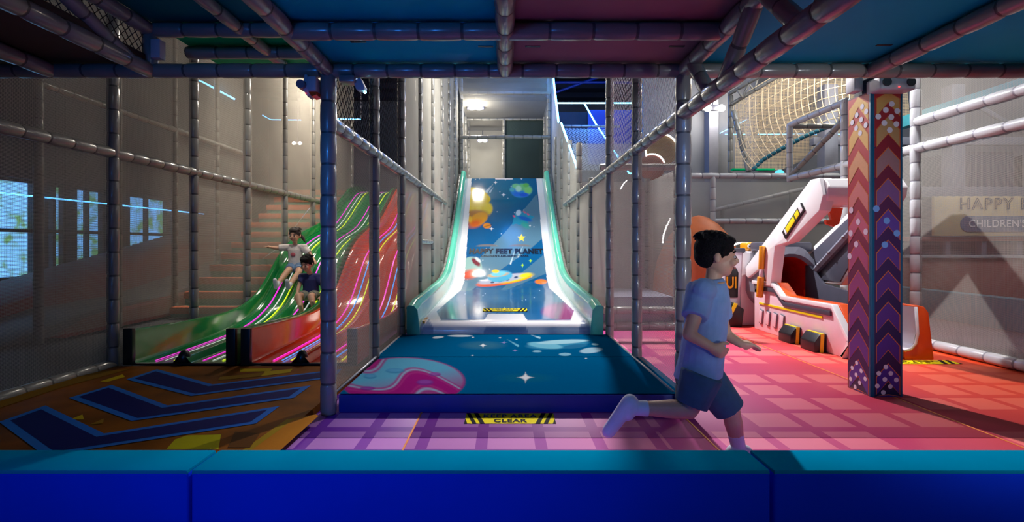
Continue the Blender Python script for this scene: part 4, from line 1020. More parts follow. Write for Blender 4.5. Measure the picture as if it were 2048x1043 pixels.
# ------------------------------------------------------------------ fixtures under the deck
t = empty('wall_speaker', P(1781, 170, 3.75), 'white twin cone wall speaker above the patterned column', 'speaker')
c0 = P(1781, 172, 3.78)
bx('cabinet', (c0.x - 0.125, 3.70, c0.z - 0.048), (c0.x + 0.125, 3.86, c0.z + 0.055), M['speaker'], t, bevel=0.02, seg=3)
for dx in (-0.085, 0.085): MB().tube([(c0.x + dx, 3.69, c0.z + 0.005), (c0.x + dx, 3.72, c0.z + 0.005)], 0.03, 16).build('speaker_cone', M['cone'], t)
MB().ball((c0.x + 0.0, 3.695, c0.z - 0.03), 0.005, 8).build('red_indicator', M['red_led'], t)
t = empty('junction_box', P(1708, 172, 3.9), 'small white junction box beside the top of the column', 'box'); c0 = P(1708, 172, 3.95)
bx('casing', (c0.x - 0.03, 3.9, c0.z - 0.05), (c0.x + 0.035, 4.0, c0.z + 0.07), M['speaker'], t, bevel=0.006); bx('lid', (c0.x - 0.022, 3.893, c0.z - 0.035), (c0.x + 0.027, 3.9, c0.z + 0.05), M['padl'], t, bevel=0.004)
c0 = P(618, 170, 3.36); t = empty('motion_sensor', c0, 'blue lit angled sensor unit clamped to the dark post', 'sensor')
MB().prism([c0 + Vector(q) for q in ((-0.03, 0, 0.07), (-0.012, 0, 0.07), (0.012, 0, -0.05), (-0.01, 0, -0.075), (-0.045, 0, -0.02))], (0, 0.09, 0)).build('side_wing', M['speaker'], t, bevel=0.006)
bx('body', (c0.x + 0.0, 3.33, c0.z - 0.045), (c0.x + 0.055, 3.43, c0.z + 0.05), M['speaker'], t, bevel=0.012)
MB().prism([c0 + Vector(q) for q in ((0.0, -0.01, -0.045), (0.056, -0.01, -0.045), (0.05, -0.01, -0.065), (0.02, -0.01, -0.075))], (0, 0.09, 0)).build('orange_base', M['orange'], t)
MB().tube([c0 + Vector((-0.045, -0.03, 0.0)), c0 + Vector((-0.045, 0.05, 0.0))], 0.028, 16).build('lens', M['greyp'], t, smooth=False)
MB().ball(c0 + Vector((-0.018, -0.01, -0.055)), 0.004, 8).build('red_indicator', M['red_led'], t)
c0 = P(706, 163, 3.4); t = empty('beam_spotlight', c0, 'grey hooded spotlight with a cyan lamp below the deck beam', 'spotlight')
bx('bracket', (c0.x - 0.08, 3.36, c0.z - 0.01), (c0.x + 0.02, 3.46, c0.z + 0.03), M['pad'], t, bevel=0.006)
MB().prism([c0 + Vector(q) for q in ((0.0, 0, 0.0), (0.045, 0, 0.03), (0.075, 0, -0.03), (0.07, 0, -0.055), (0.02, 0, -0.05))], (0, 0.07, 0)).build('hood', M['speaker'], t, bevel=0.006)
MB().ball(c0 + Vector((0.07, 0.03, -0.06)), 0.010, 10).build('cyan_lamp', M['cyan_led'], t)
# ================================================================== SHUTTLE TOY
sh = empty('shuttle_toy', (3.7, 6.0, 0), 'white and orange play shuttle with raised canopy frame and tunnel mouth', 'play shuttle')
def yz(pts, x): return [(x, a, b) for a, b in pts]
side = [(6.95, 0), (5.14, 0), (5.03, .17), (5.28, .46), (6.24, .455), (6.44, .59), (6.95, .59)]
MB().prism(yz(side, 3.30), (0.10, 0, 0)).build('side_wall', M['pinkw'], sh, bevel=0.012)
def rim(pts, x0, x1, th, m, name):
    for (a, b) in zip(pts[:-1], pts[1:]): pass
    mb = MB(); n = len(pts); vs = []
    for i, (y, z) in enumerate(pts):
        a = Vector(pts[max(i-1, 0)]); b = Vector(pts[min(i+1, n-1)]); d = (b - a).normalized(); nn = Vector((-d.y, d.x))
        if nn.y < 0: nn = -nn
        for x, k in ((x0, 0), (x1, 0), (x1, th), (x0, th)): vs.append((x, y + nn.x * k, z + nn.y * k))
    mb.add(vs, [(0, 1, 2, 3), (4*n-4, 4*n-1, 4*n-2, 4*n-3)] + [(4*i+k, 4*i+(k+1) % 4, 4*i+4+(k+1) % 4, 4*i+4+k) for i in range(n-1) for k in range(4)])
    return mb.build(name, m, sh, bevel=0.008)
top = [(5.10, .0), (5.03, .17), (5.28, .46), (6.24, .455), (6.44, .59), (6.97, .59)]
rim(top, 3.275, 3.345, 0.045, M['white'], 'white_rim'); rim(top, 3.345, 3.47, 0.05, M['orange'], 'orange_rim')
rim([(5.30, .385), (6.19, .38), (6.40, .52), (6.9, .52)], 3.278, 3.302, 0.05, M['dgreyp'], 'grey_band')
bx('yellow_line', (3.290, 5.45, 0.34), (3.302, 6.80, 0.362), M['yellow'], sh)
for yc in (6.74, 6.56, 6.39, 6.23):
    s_ = 0.055; pts = [(yc + .06, .10), (yc + .06 - 2 * s_ * .7, .085), (yc - .02 - s_ * .6, .27), (yc + .04, .29)]
    MB().prism(yz(pts, 3.283), (0.02, 0, 0)).build('side_slot', M['greyp'], sh, bevel=0.01)
    pts = [(a * 0.8 + (yc) * 0.2, b * 0.86 + .185 * 0.14) for a, b in pts]
    MB().prism(yz(pts, 3.279), (0.02, 0, 0)).build('slot_panel', M['pinkw'], sh, bevel=0.004)
for (y0, x0, xw, h) in ((5.84, 3.175, .125, .185), (5.38, 3.17, .13, .19)):
    mb = MB().prism([(x0, y0, 0), (x0 + xw, y0, 0), (x0 + xw, y0, h), (x0 + .06, y0, h), (x0, y0, h * .55)], (0, .26, 0)); mb.build('foot_block', M['black'], sh, bevel=0.012)
    MB().prism([(x0 + .055, y0 - .006, 0), (x0 + .09, y0 - .006, 0), (x0 + .10, y0 - .006, h + .004), (x0 + .065, y0 - .006, h + .004)], (0, .255, 0)).build('yellow_stripe', M['yellow'], sh)
# far wall and scoop
sideR = [(6.95, 0), (5.04, 0), (5.06, .44), (5.14, .50), (6.95, .52)]
MB().prism([(3.84, 5.04, 0), (4.12, 5.04, 0), (4.085, 5.06, .45), (4.06, 5.08, .505), (4.00, 5.10, .52), (3.965, 5.08, .51), (3.97, 5.06, .25), (3.94, 5.05, .15), (3.90, 5.05, .10), (3.84, 5.05, .085)], (0, 1.9, 0)).build('far_wall', M['orange'], sh, bevel=0.01)
strip('white_edge', [(3.84, 5.045, .09), (3.90, 5.045, .105), (3.94, 5.04, .155), (3.965, 5.045, .25), (3.96, 5.06, .505)], 0.014, M['white'], sh)
MB().prism([(3.40, 5.06, 0.0), (3.40, 6.85, 0.0), (3.40, 6.85, .28), (3.40, 6.0, .20), (3.40, 5.06, .085)], (.56, 0, 0)).build('inner_bed', M['greyp'], sh, bevel=0.01)
MB().prism([(3.945, 5.3, .1), (3.945, 6.9, .1), (3.945, 6.9, .9), (3.945, 6.5, .62), (3.945, 5.3, .5)], (.03, 0, 0)).build('inner_wall', M['dgreyp'], sh, bevel=0.005)
mb = MB(); lp = [(3.842, .093), (3.90, .108), (3.936, .16), (3.958, .26), (3.958, .50)]
vs = [(x - .006, y_, z + .004) for y_ in (5.05, 6.9) for x, z in lp]
mb.add(vs, [(i, i + 1, i + 6, i + 5) for i in range(4)]).build('scoop_lining', M['shell'], sh, smooth=True)
# tunnel hood
mb = MB(); n = 32; cx, cz, yh0 = 3.70, .62, 6.80
ring = []
for k in range(n):
    a = 2 * math.pi * k / n + math.pi / n; ca, sa = math.cos(a), math.sin(a)
    R8 = 1 / max(abs(ca), abs(sa), (abs(ca) + abs(sa)) / 1.42)
    ring.append((cx + ca * R8 * .40, cz + sa * R8 * .46, cx + ca * .325, cz + sa * .33))
vs = []
for (ox, oz, ix, iz) in ring: vs += [(ox, yh0 + .02, oz), (ix + (ix - cx) * .12, yh0 - .02, iz + (iz - cz) * .12), (ix, yh0 + .03, iz), (ox, yh0 + .45, oz)]
fs = []
for k in range(n):
    q = (k + 1) % n
    fs += [(4*k, 4*q, 4*q+1, 4*k+1), (4*k+1, 4*q+1, 4*q+2, 4*k+2), (4*k+3, 4*q+3, 4*q, 4*k)]
mb.add(vs, fs).build('tunnel_hood', M['greyp'], sh, smooth=False)
tm = MB(); vs = []; fs = []
for j in range(7):
    for k in range(n):
        vs.append((ring[k][2], yh0 + .03 + j * .2, ring[k][3]))
for j in range(6):
    for k in range(n): fs.append((j*n+k, j*n+(k+1) % n, (j+1)*n+(k+1) % n, (j+1)*n+k))
fs.append(tuple(range(6*n, 7*n)))
tm.add(vs, fs).build('tunnel', M['redhole'], sh, smooth=True)
bx('hood_cap', (3.38, 6.86, 1.02), (4.02, 7.25, 1.14), M['dgreyp'], sh, bevel=0.03)
# canopy frame
arm = [(7.16, .70), (7.14, .80), (5.62, 1.80), (5.46, 1.80), (5.40, 1.62), (5.47, 1.46), (6.06, 1.14), (6.36, 1.09), (6.47, .60), (6.56, .60), (6.66, .84), (7.06, .66)]
MB().prism(yz(arm, 3.27), (0.13, 0, 0)).build('canopy_arm', M['white'], sh, bevel=0.008, seg=2)
armR = [(7.1, .62), (7.1, .95), (5.62, 1.80), (5.46, 1.80), (5.46, 1.52), (5.9, 1.05), (6.3, .62)]
MB().prism(yz(armR, 4.03), (0.12, 0, 0)).build('canopy_arm', M['white'], sh, bevel=0.02)
MB().prism(yz([(7.0, .66), (7.0, .93), (5.66, 1.70), (5.56, 1.66), (5.56, 1.50), (5.95, 1.08), (6.3, .66)], 4.015), (0.02, 0, 0)).build('arm_lining', M['dgreyp'], sh, bevel=0.004)
MB().prism([(3.31, 5.66, 1.79), (3.31, 5.44, 1.79), (3.31, 5.37, 1.70), (3.31, 5.39, 1.60), (3.31, 5.46, 1.52), (3.31, 5.62, 1.50)], (.82, 0, 0)).build('canopy_bar', M['white'], sh, bevel=0.02, seg=3)
bx('bar_slot', (3.55, 5.365, 1.635), (3.98, 5.40, 1.65), M['greyp'], sh)
strut = MB().tube([(3.99, 6.85, .70), (3.99, 5.95, 1.32)], 0.045, 6); strut.build('support_strut', M['greyp'], sh)
for t_ in (.25, .5, .8): MB().ball((3.945, 6.85 - .9 * t_, .70 + .62 * t_), .018, 8).build('bolt', M['steel'], sh, smooth=True)
MB().prism([(3.46, 5.62, 1.50), (3.62, 5.62, 1.50), (3.58, 5.62, 1.33), (3.52, 5.62, 1.30), (3.44, 5.62, 1.33), (3.44, 5.62, 1.37), (3.50, 5.62, 1.37)], (0, .04, 0)).build('orange_bracket', M['orange'], sh)
d = Vector((0, -.78, .62)).normalized(); e = Vector((0, .62, .78)).normalized(); c = Vector((3.262, 5.93, 1.375))
def arm_plate(name, l0, l1, w0, w1, x, th, m):
    pts = [c + d * l0 + e * w0, c + d * l1 + e * w0, c + d * l1 + e * w1, c + d * l0 + e * w1]
    for p in pts: p.x = x
    MB().prism(pts, (th, 0, 0)).build(name, m, sh, bevel=0.004)
arm_plate('lamp_housing', -.26, .24, -.055, .055, 3.252, .03, M['black'])
arm_plate('yellow_lens', -.17, .04, -.035, .035, 3.245, .02, M['yellow']); arm_plate('yellow_lens', .065, .15, -.035, .035, 3.245, .02, M['yellow']); arm_plate('lens_end', -.21, -.18, -.035, .035, 3.245, .02, M['white']); arm_plate('lens_end', .17, .23, -.04, .055, 3.245, .02, M['white'])
MB().tube([(3.235, 6.63, .80), (3.235, 6.60, 1.09)], .036, 14).build('piston', M['amber'], sh, bevel=0.01)
MB().tube([(3.235, 6.65, .60), (3.235, 6.62, .85)], .022, 12).build('piston_rod', M['pinkw'], sh, smooth=True)
MB().tube([(3.235, 6.67, .44), (3.235, 6.64, .70)], .042, 14).build('piston', M['amber'], sh, bevel=0.01)
# console cabinet beside it
cb = empty('console_cabinet', (3.2, 7.3, 0), 'grey and white console with black panel standing behind the running child', 'console')
bx('body', (3.0, 7.22, 0.0), (3.44, 7.6, 1.02), M['shell'], cb, bevel=0.03)
MB().prism([(3.22, 7.200, 0), (3.50, 7.200, 0), (3.42, 7.200, .55), (3.46, 7.200, .80), (3.40, 7.200, 1.0), (3.26, 7.200, 1.0), (3.24, 7.200, .62)], (0, .1, 0)).build('white_frame', M['white'], cb, bevel=0.015)
MB().prism([(3.03, 7.210, .38), (3.20, 7.210, .38), (3.21, 7.210, .72), (3.18, 7.210, .79), (3.03, 7.210, .79)], (0, .04, 0)).build('black_panel', M['black'], cb, bevel=0.008)
text('lettering', 'UI', 0.20, lambda x, y, z: Vector((3.105 + x * .8, 7.195, .58 + y * 1.1)), M['amber'], cb, bold=0.004)
bx('console_top', (3.0, 7.190, 1.0), (3.30, 7.5, 1.06), M['dgreyp'], cb, bevel=0.02)
MB().prism([(2.98, 7.06, 0), (3.19, 7.06, 0), (3.22, 7.06, .24), (3.08, 7.06, .33), (2.98, 7.06, .28)], (0, .16, 0)).build('foot_block', M['black'], cb, bevel=0.015)
MB().prism([(2.98, 7.052, .12), (3.03, 7.052, .12), (3.13, 7.052, .315), (3.08, 7.052, .325)], (0, .02, 0)).build('yellow_stripe', M['yellow'], cb)
rh = empty('robot_bust', (3.48, 7.35, 1.02), 'small yellow robot shaped knob on the console', 'toy')
bx('head', (3.36, 7.30, 1.021), (3.60, 7.53, 1.14), M['amber'], rh, bevel=0.04, seg=3)
for x in (3.40, ): MB().tube([(x, 7.285, 1.085), (x, 7.31, 1.085)], .028, 14).build('eye', M['white'], rh); MB().tube([(x, 7.278, 1.085), (x, 7.30, 1.085)], .014, 12).build('pupil', M['black'], rh)
bx('cheek', (3.45, 7.292, 1.03), (3.475, 7.31, 1.13), M['orange'], rh)

# orange dome and its ring
dm = empty('orange_dome', (3.24, 8.78, 0), 'large orange dome behind the running child, in front of the back net', 'dome')
mb = MB(); nn_ = 36; prof = [(0.98, 0), (1.0, .3), (.97, .6), (.90, .85), (.78, 1.08), (.62, 1.28), (.42, 1.45), (.2, 1.56), (0.02, 1.6)]
for (r, z) in prof:
    for k in range(nn_): a = 2 * math.pi * k / nn_; mb.v.append((3.24 + r * .76 * math.cos(a), 8.78 + r * .52 * math.sin(a), z))
for j in range(len(prof) - 1):
    for k in range(nn_): mb.f.append([j*nn_+k, j*nn_+(k+1) % nn_, (j+1)*nn_+(k+1) % nn_, (j+1)*nn_+k]); mb.m.append(0)
mb.f.append([(len(prof)-1)*nn_+k for k in range(nn_)]); mb.m.append(0)
mb.build('shell', mat('peach_orange_vinyl', rgb(222, 122, 74), 0.5, vary=0.08), dm, smooth=True)
strip('white_ring', [P(1455 + 40 * (1 - math.cos(a)) * 0.5 + 8 * a, 500 - 15 * math.sin(a), 8.1) for a in np.linspace(0.4, 2.6, 14)], 0.014, M['neonw'], dm)
MB().ball(P(1487, 520, 7.9), (.16, .16, .11), 18).build('grey_knob', M['dgreyp'], dm, smooth=True)

# ================================================================== ROPE CLIMBING NET
rn = empty('rope_climbing_net', P(1500, 340, 9.2), 'pale rope climbing net with teal edge rope rising to the roof', 'climbing net')
def polyline(pts, t):
    s = [0]
    for a, b in zip(pts[:-1], pts[1:]): s.append(s[-1] + (b - a).length)
    d_ = t * s[-1]
    for i in range(len(pts) - 1):
        if d_ <= s[i+1] + 1e-9: return pts[i].lerp(pts[i+1], (d_ - s[i]) / (s[i+1] - s[i]))
    return pts[-1]
Tn = [P(1467, 212, 10.2), P(1500, 180, 10.0), P(1560, 145, 9.8), P(1650, 100, 9.6), P(1800, 60, 9.4)]
Bn = [P(1505, 340, 9.2), P(1525, 320, 9.2), P(1560, 299, 9.1), P(1610, 272, 9.0), P(1660, 252, 8.9), P(1790, 225, 8.8)]
def NP(a, b):
    p = polyline(Bn, a).lerp(polyline(Tn, a), b); s_ = math.sin(math.pi * b) * .22
    return p + Vector((-.35 * s_, 0.3 * s_, -.6 * s_))
nm = MB(); NA, NBn = 24, 9
for i in range(NA + 1): nm.tube([NP(i / NA, j / 14) for j in range(15)], .0085, 5, caps=False)
for j in range(NBn + 1): nm.tube([NP(i / 24, j / NBn) for i in range(25)], .0075, 5, caps=False)
o = nm.build('rope_mesh', M['rope'], rn, smooth=True); o['kind'] = 'stuff'
pts = [polyline(Bn, i / 30) for i in range(31)]; mb = MB()
for a, b in zip(pts[:-1], pts[1:]): pad_mb(a, b, .035, .12, 8, mb)
mb.build('edge_rope', [M['ropeteal'], M['rope']], rn, smooth=True)
pad('frame_post', P(1461, 190, 10.3), P(1461, 345, 10.3), rn, .05)
pad('frame_brace', P(1467, 222, 10.0), P(1498, 343, 9.6), rn, .05)
for (a, b) in (((1458, 188), (1520, 152)), ((1463, 208), (1560, 150))): pad('truss_chord', P(*a, 10.2), P(*b, 9.6), rn, .035)
for (a, b) in (((1475, 180), (1485, 195)), ((1485, 195), (1497, 168)), ((1497, 168), (1508, 180)), ((1508, 180), (1516, 155))): strip('truss_web', [P(*a, 10.0), P(*b, 10.0)], .02, M['pad'], rn)
M['netwarm'] = net_mat('warm_white_net', rgb(236, 214, 180), 0.05, 0.3, 0.6)
sheet('backing_net', [P(1470, 340, 10.8), P(1560, 340, 10.8), P(1820, 230, 10.4), P(1800, 60, 10.4), P(1560, 140, 10.8), P(1470, 210, 10.8)], M['netwarm'], rn)
bx('green_kerb', tuple(P(1466, 340, 9.9)), tuple(P(1550, 336, 9.9) + Vector((0, .1, 0))), M['d_green'], rn)
ff = empty('roof_frame', (5.0, 8.3, 2.3), 'grey padded frame with a slanting brace behind the column', 'frame')
pad('cross_bar', (XO + .03, 8.3, 2.98), (5.7, 8.3, 2.98), ff, .04); pad('cross_bar', (XO + .03, 7.0, 2.8), (5.5, 8.0, 2.8), ff, .035); pad('upright', (5.55, 8.3, 0.0), (5.55, 8.3, 2.98), ff, .05, 'padl')
for (uu, vv, r, lb) in ((1560, 348, 9, 'small cyan glowing half disc behind the back rail'), (1657, 340, 13, 'larger cyan glowing dome behind the back rail near the column')):
    c0 = P(uu, vv, 10.6); rr = r / F * 10.6
    o = MB().prism([c0 + Vector((math.cos(a) * rr, 0, math.sin(a) * rr)) for a in np.linspace(0, 2 * math.pi, 22)[:-1]], (0, .05, 0)).build('glow_sign', mat('cyan_sign_' + str(uu), rgb(90, 210, 235), .4, emit=(.1, .6, .8), estr=.9)); tag(o, lb, 'sign')

# ================================================================== LOUNGE BEHIND THE NET
tag(bx('wall_back_2', (3.4, 12.9, -0.03), (11.0, 13.1, 6.6), M['wall']), kind='structure')
wlp = M['wall']
for (x, w_) in ((4.9, .22), (5.9, .16)): tag(bx('trim_%d' % (1 if x < 5 else 2), (x, 12.6, 0), (x + w_, 12.9, 5.2), M['greyp']), kind='structure')
sg = empty('name_board', (8.5, 9.0, 1.3), 'cream name board with outlined letters behind the fine net', 'sign board')
bx('board', (7.36, 9.0, 1.26), (10.6, 9.06, 1.94), mat('cream_board', rgb(214, 190, 142), .6, vary=.08, scale=2), sg, bevel=.008)
fS = lambda xc, zc, kx=1.0: (lambda x, y, z: Vector((xc + x * kx, 8.985, zc + y)))
text('lettering', 'HAPPY FEET', .27, fS(8.62, 1.80, 1.0), M['dgreyp'], sg, fill=False, bevel=.007, spacing=1.2)
M['pill'] = mat('slate_blue_print', rgb(92, 108, 138), .5)
pl = MB(); x0_, x1_, z0_, z1_ = 7.80, 10.4, 1.33, 1.60; r_ = (z1_ - z0_) / 2
pts = [(x0_ + r_ - r_ * math.sin(a), 8.99, (z0_ + z1_) / 2 + r_ * math.cos(a)) for a in np.linspace(0, math.pi, 14)] + [(x1_, 8.99, z0_), (x1_, 8.99, z1_)]
pl.prism(pts, (0, .012, 0)).build('name_plate', M['pill'], sg)
text('lettering', "CHILDREN'S AMUSEMENT", .175, lambda x, y, z: Vector((8.98 + x, 8.982, 1.465 + y)), M['white'], sg, bold=.002, spacing=1.05)
lc = empty('lounge_counter', (8.5, 9.1, 0), 'long low counter with dark openings under the cream board', 'counter')
bx('brown_front', (6.9, 9.1, 0.0), (10.9, 9.5, .88), mat('pink_brown_laminate', rgb(158, 108, 100), .6), lc, bevel=.01)
bx('light_ledge', (6.9, 9.05, .88), (10.9, 9.5, .93), M['padl'], lc, bevel=.008); bx('dark_opening', (6.9, 9.2, .93), (10.9, 9.5, 1.17), M['dgreyp'], lc)
for x in np.arange(7.0, 10.9, .62): bx('divider', (x, 9.08, .93), (x + .09, 9.2, 1.17), M['greyp'], lc, bevel=.006)
bx('red_band', (6.9, 9.06, 1.17), (10.9, 9.5, 1.245), mat('rose_laminate', rgb(176, 112, 104), .6), lc, bevel=.006)
tw_ = bx('low_wall', (6.45, 4.6, 0.0), (6.62, 9.0, .42), mat('teal_padding', rgb(70, 130, 150), .5), bevel=.02); tag(tw_, 'long low teal padded wall on the far side of the fine net', 'padded wall')
tf = bx('lounge_floor_mat', (4.62, 2.6, -0.03), (6.44, 9.0, 0.004), mat('plum_floor_vinyl', rgb(96, 80, 96), .5)); tag(tf, 'dull plum floor mat between the net and the low teal wall', 'floor mat')
lf = empty('mezzanine_frame', (8.0, 10.2, 1.9), 'grey steel mezzanine frame with dark boxes above the name board', 'frame')
for x in (6.15, 8.6, 10.2): bx('column', (x, 10.1, 0.0), (x + .26, 10.35, 4.2), M['greyp'], lf, bevel=.01)
bx('main_beam', (6.0, 10.05, 2.02), (10.9, 10.3, 2.22), M['greyp'], lf, bevel=.01); bx('upper_beam', (6.0, 10.2, 3.05), (10.9, 10.35, 3.2), M['greyp'], lf, bevel=.01)
bx('dark_box', (8.9, 10.4, 2.25), (10.1, 11.2, 2.95), M['dgreyp'], lf, bevel=.02); bx('dark_box', (10.35, 10.4, 2.25), (10.9, 11.2, 2.9), M['walld'], lf, bevel=.02)
strip('tie_rod', [(6.2, 10.2, 2.2), (8.6, 10.2, 3.1)], .05, M['greyp'], lf); strip('tie_rod', [(8.7, 10.2, 4.1), (10.2, 10.2, 3.2)], .05, M['greyp'], lf)
pn = bx('teal_beam', (6.6, 5.0, 3.06), (6.75, 9.6, 3.24), mat('teal_steel', rgb(60, 170, 190), .4)); tag(pn, 'long teal beam high behind the pale net wall', 'beam')

# ================================================================== CHILDREN
def blob_mesh(name, prims, voxel, smooth=6):
    mb = MB()
    for p in prims:
        k = p[0]
        if k == 'c':                                # tapered limb with round ends
            _, a, b, r0, r1 = p; a, b = Vector(a), Vector(b); L = (b - a); n_ = 6
            pts, rs = [], []; dd = L.normalized()
            for t_ in (-.98, -.8, -.5, 0): pts.append(a + dd * r0 * t_); rs.append(r0 * math.sqrt(max(.02, 1 - t_ * t_)))
            for i in range(1, n_): pts.append(a + L * i / n_); rs.append(r0 + (r1 - r0) * i / n_)
            for t_ in (0, .5, .8, .98): pts.append(b + dd * r1 * t_); rs.append(r1 * math.sqrt(max(.02, 1 - t_ * t_)))
            mb.tube(pts, rs, 14)
        elif k == 'k':                              # sleeve or trouser leg with a clean hem
            _, a, b, r0, r1 = p; mb.tube([Vector(a), Vector(a).lerp(Vector(b), .5), Vector(b)], [r0, (r0 + r1) / 2, r1], 18)
        elif k == 'e':
            mb.ball(p[1], p[2], 20, rot=p[3] if len(p) > 3 else None)
        elif k == 'l':                              # trunk: stacked ellipses
            rings, ax, ay = p[1], Vector(p[2]).normalized(), Vector(p[3]).normalized(); n_ = 20; b0 = len(mb.v)
            for (c_, ra, rb_) in rings:
                for q in range(n_): t_ = 2 * math.pi * q / n_; mb.v.append(tuple(Vector(c_) + ax * ra * math.cos(t_) + ay * rb_ * math.sin(t_)))
            for i in range(len(rings) - 1):
                for q in range(n_): mb.f.append([b0+i*n_+q, b0+i*n_+(q+1) % n_, b0+(i+1)*n_+(q+1) % n_, b0+(i+1)*n_+q]); mb.m.append(0)
            mb.f.append([b0 + q for q in reversed(range(n_))]); mb.m.append(0); e_ = b0 + (len(rings) - 1) * n_
            mb.f.append([e_ + q for q in range(n_)]); mb.m.append(0)
    me = mb.mesh(name, M['skin']); o = bpy.data.objects.new(name, me); col.objects.link(o)
    md = o.modifiers.new('r', 'REMESH'); md.mode = 'VOXEL'; md.voxel_size = voxel; md.use_smooth_shade = True
    ms = o.modifiers.new('s', 'SMOOTH'); ms.factor = .5; ms.iterations = smooth
    dg = bpy.context.evaluated_depsgraph_get(); dg.update()
    out = bpy.data.meshes.new_from_object(o.evaluated_get(dg)); out.name = name
    bpy.data.objects.remove(o)
    return out
def blob(name, prims, voxel, m, parent, smooth=6):
    me = blob_mesh(name, prims, voxel, smooth); me.materials.clear(); me.materials.append(m)
    me.polygons.foreach_set('use_smooth', [True] * len(me.polygons))
    if parent is not None: me.transform(Matrix.Translation(-Vector(parent.location)))
    o = bpy.data.objects.new(name, me); link(o, parent); return o
def hand(w_, d, nrm, s, curl=.5, thumb=1):
    """palm, four unequal bent fingers and a thumb from the side of the palm"""
    d = Vector(d).normalized(); nrm = Vector(nrm); nrm = (nrm - d * nrm.dot(d)).normalized(); sd = d.cross(nrm) * thumb; w_ = Vector(w_)
    out = [('c', w_, w_ + d * .035 * s, .021 * s, .024 * s)]
    for i, (off, L) in enumerate(((.024, .052), (.008, .060), (-.008, .056), (-.022, .044))):
        a = w_ + d * .050 * s + sd * off * s; out.append(('c', w_ + d * .012 * s + sd * off * .7 * s, a, .015 * s, .0105 * s))
        b = a + (d * math.cos(curl * .6) + nrm * math.sin(curl * .6)) * L * .5 * s
        e_ = b + (d * math.cos(curl * 1.5) + nrm * math.sin(curl * 1.5)) * L * .5 * s
        out += [('c', a, b, .0092 * s, .0082 * s), ('c', b, e_, .0082 * s, .0072 * s)]
    a = w_ + d * .018 * s + sd * .022 * s; b = a + (d * .55 + sd * .75 + nrm * .25).normalized() * .03 * s
    out += [('c', a, b, .0115 * s, .0095 * s), ('c', b, b + (d * .9 + sd * .3 + nrm * .3).normalized() * .024 * s, .0095 * s, .0082 * s)]
    return out
def head_parts(t, hc, fw, up, s, hairm, style):
    """skull, jaw, nose, ears; returns body prims and adds hair, eyes, mouth"""
    fw = Vector(fw).normalized(); up = Vector(up); up = (up - fw * up.dot(fw)).normalized(); lf = up.cross(fw); R = Matrix((fw, lf, up)).transposed()
    hc = Vector(hc); q = lambda x, y, z: hc + fw * x * s + lf * y * s + up * z * s
    pr = [('e', q(-.008, 0, .02), (.096 * s, .080 * s, .092 * s), R), ('e', q(.022, 0, -.04), (.066 * s, .062 * s, .066 * s), R), ('e', q(.052, 0, -.078), (.026 * s, .030 * s, .024 * s), R),
          ('c', q(.088, 0, .0), q(.100, 0, -.022), .010 * s, .014 * s), ('e', q(.070, .040, -.03), (.022 * s, .024 * s, .022 * s), R), ('e', q(.070, -.040, -.03), (.022 * s, .024 * s, .022 * s), R),
          ('e', q(-.012, .082, -.012), (.018 * s, .010 * s, .028 * s), R), ('e', q(-.012, -.082, -.012), (.018 * s, .010 * s, .028 * s), R)]
    for sd in (1, -1):
        mbx = MB().ball(q(.079, sd * .033, -.002), (.009 * s, .0135 * s, .0065 * s), 12, rot=R); mbx.build('eye', M['eye_white'], t, smooth=True)
        MB().ball(q(.0835, sd * .033, -.002), (.008 * s, .0085 * s, .0082 * s), 10, rot=R).build('iris', M['eye_dark'], t, smooth=True)
        MB().tube([q(.080, sd * .016, .022), q(.083, sd * .034, .028), q(.070, sd * .054, .021)], .0042 * s, 6).build('eyebrow', hairm, t, smooth=True)
    MB().tube([q(.083, .024, -.060), q(.092, .010, -.0575), q(.094, 0, -.0585), q(.092, -.010, -.0575), q(.083, -.024, -.060)], [.003 * s, .0055 * s, .0055 * s, .0055 * s, .003 * s], 6).build('mouth', M['lips'], t, smooth=True)
    hp = [('e', q(-.016, 0, .034), (.101 * s, .088 * s, .092 * s), R), ('e', q(-.050, 0, -.002), (.062 * s, .080 * s, .066 * s), R), ('e', q(.036, 0, .080), (.054 * s, .070 * s, .032 * s), R)]
    for i in range(26):
        a = i * 2.39; b_ = .25 + .75 * ((i * 7) % 26) / 26
        p = q(-.03 + .085 * b_ * math.cos(a), .078 * b_ * math.sin(a), .065 + .055 * math.sqrt(max(0, 1 - b_ * b_ * .8)))
        hp.append(('c', p, p + fw * .022 * s * math.cos(a) + lf * .022 * s * math.sin(a) - up * .012 * s, .016 * s, .007 * s))
    for sd in (1, -1): hp.append(('c', q(.012, sd * .080, .030), q(.010, sd * .083, -.004), .014 * s, .006 * s))
    for y_ in (-.05, -.03, -.01, .012, .034, .052): hp.append(('c', q(.054, y_, .086), q(.074 - abs(y_) * .25, y_ * 1.05, .060), .013 * s, .006 * s))
    if style == 'tail':
        hp += [('e', q(-.095, 0, .01), (.03 * s, .03 * s, .03 * s), R), ('c', q(-.10, .02, .0), q(-.10, .075, -.05), .028 * s, .03 * s), ('c', q(-.10, .075, -.05), q(-.075, .125, -.12), .03 * s, .012 * s)]
    blob('hair', hp, .006 * s if s > .9 else .0055, hairm, t, 3)
    return pr
def boy_px(u_, v_, dy=0.0, Y0=2.72): return P(u_, v_, Y0 + dy)
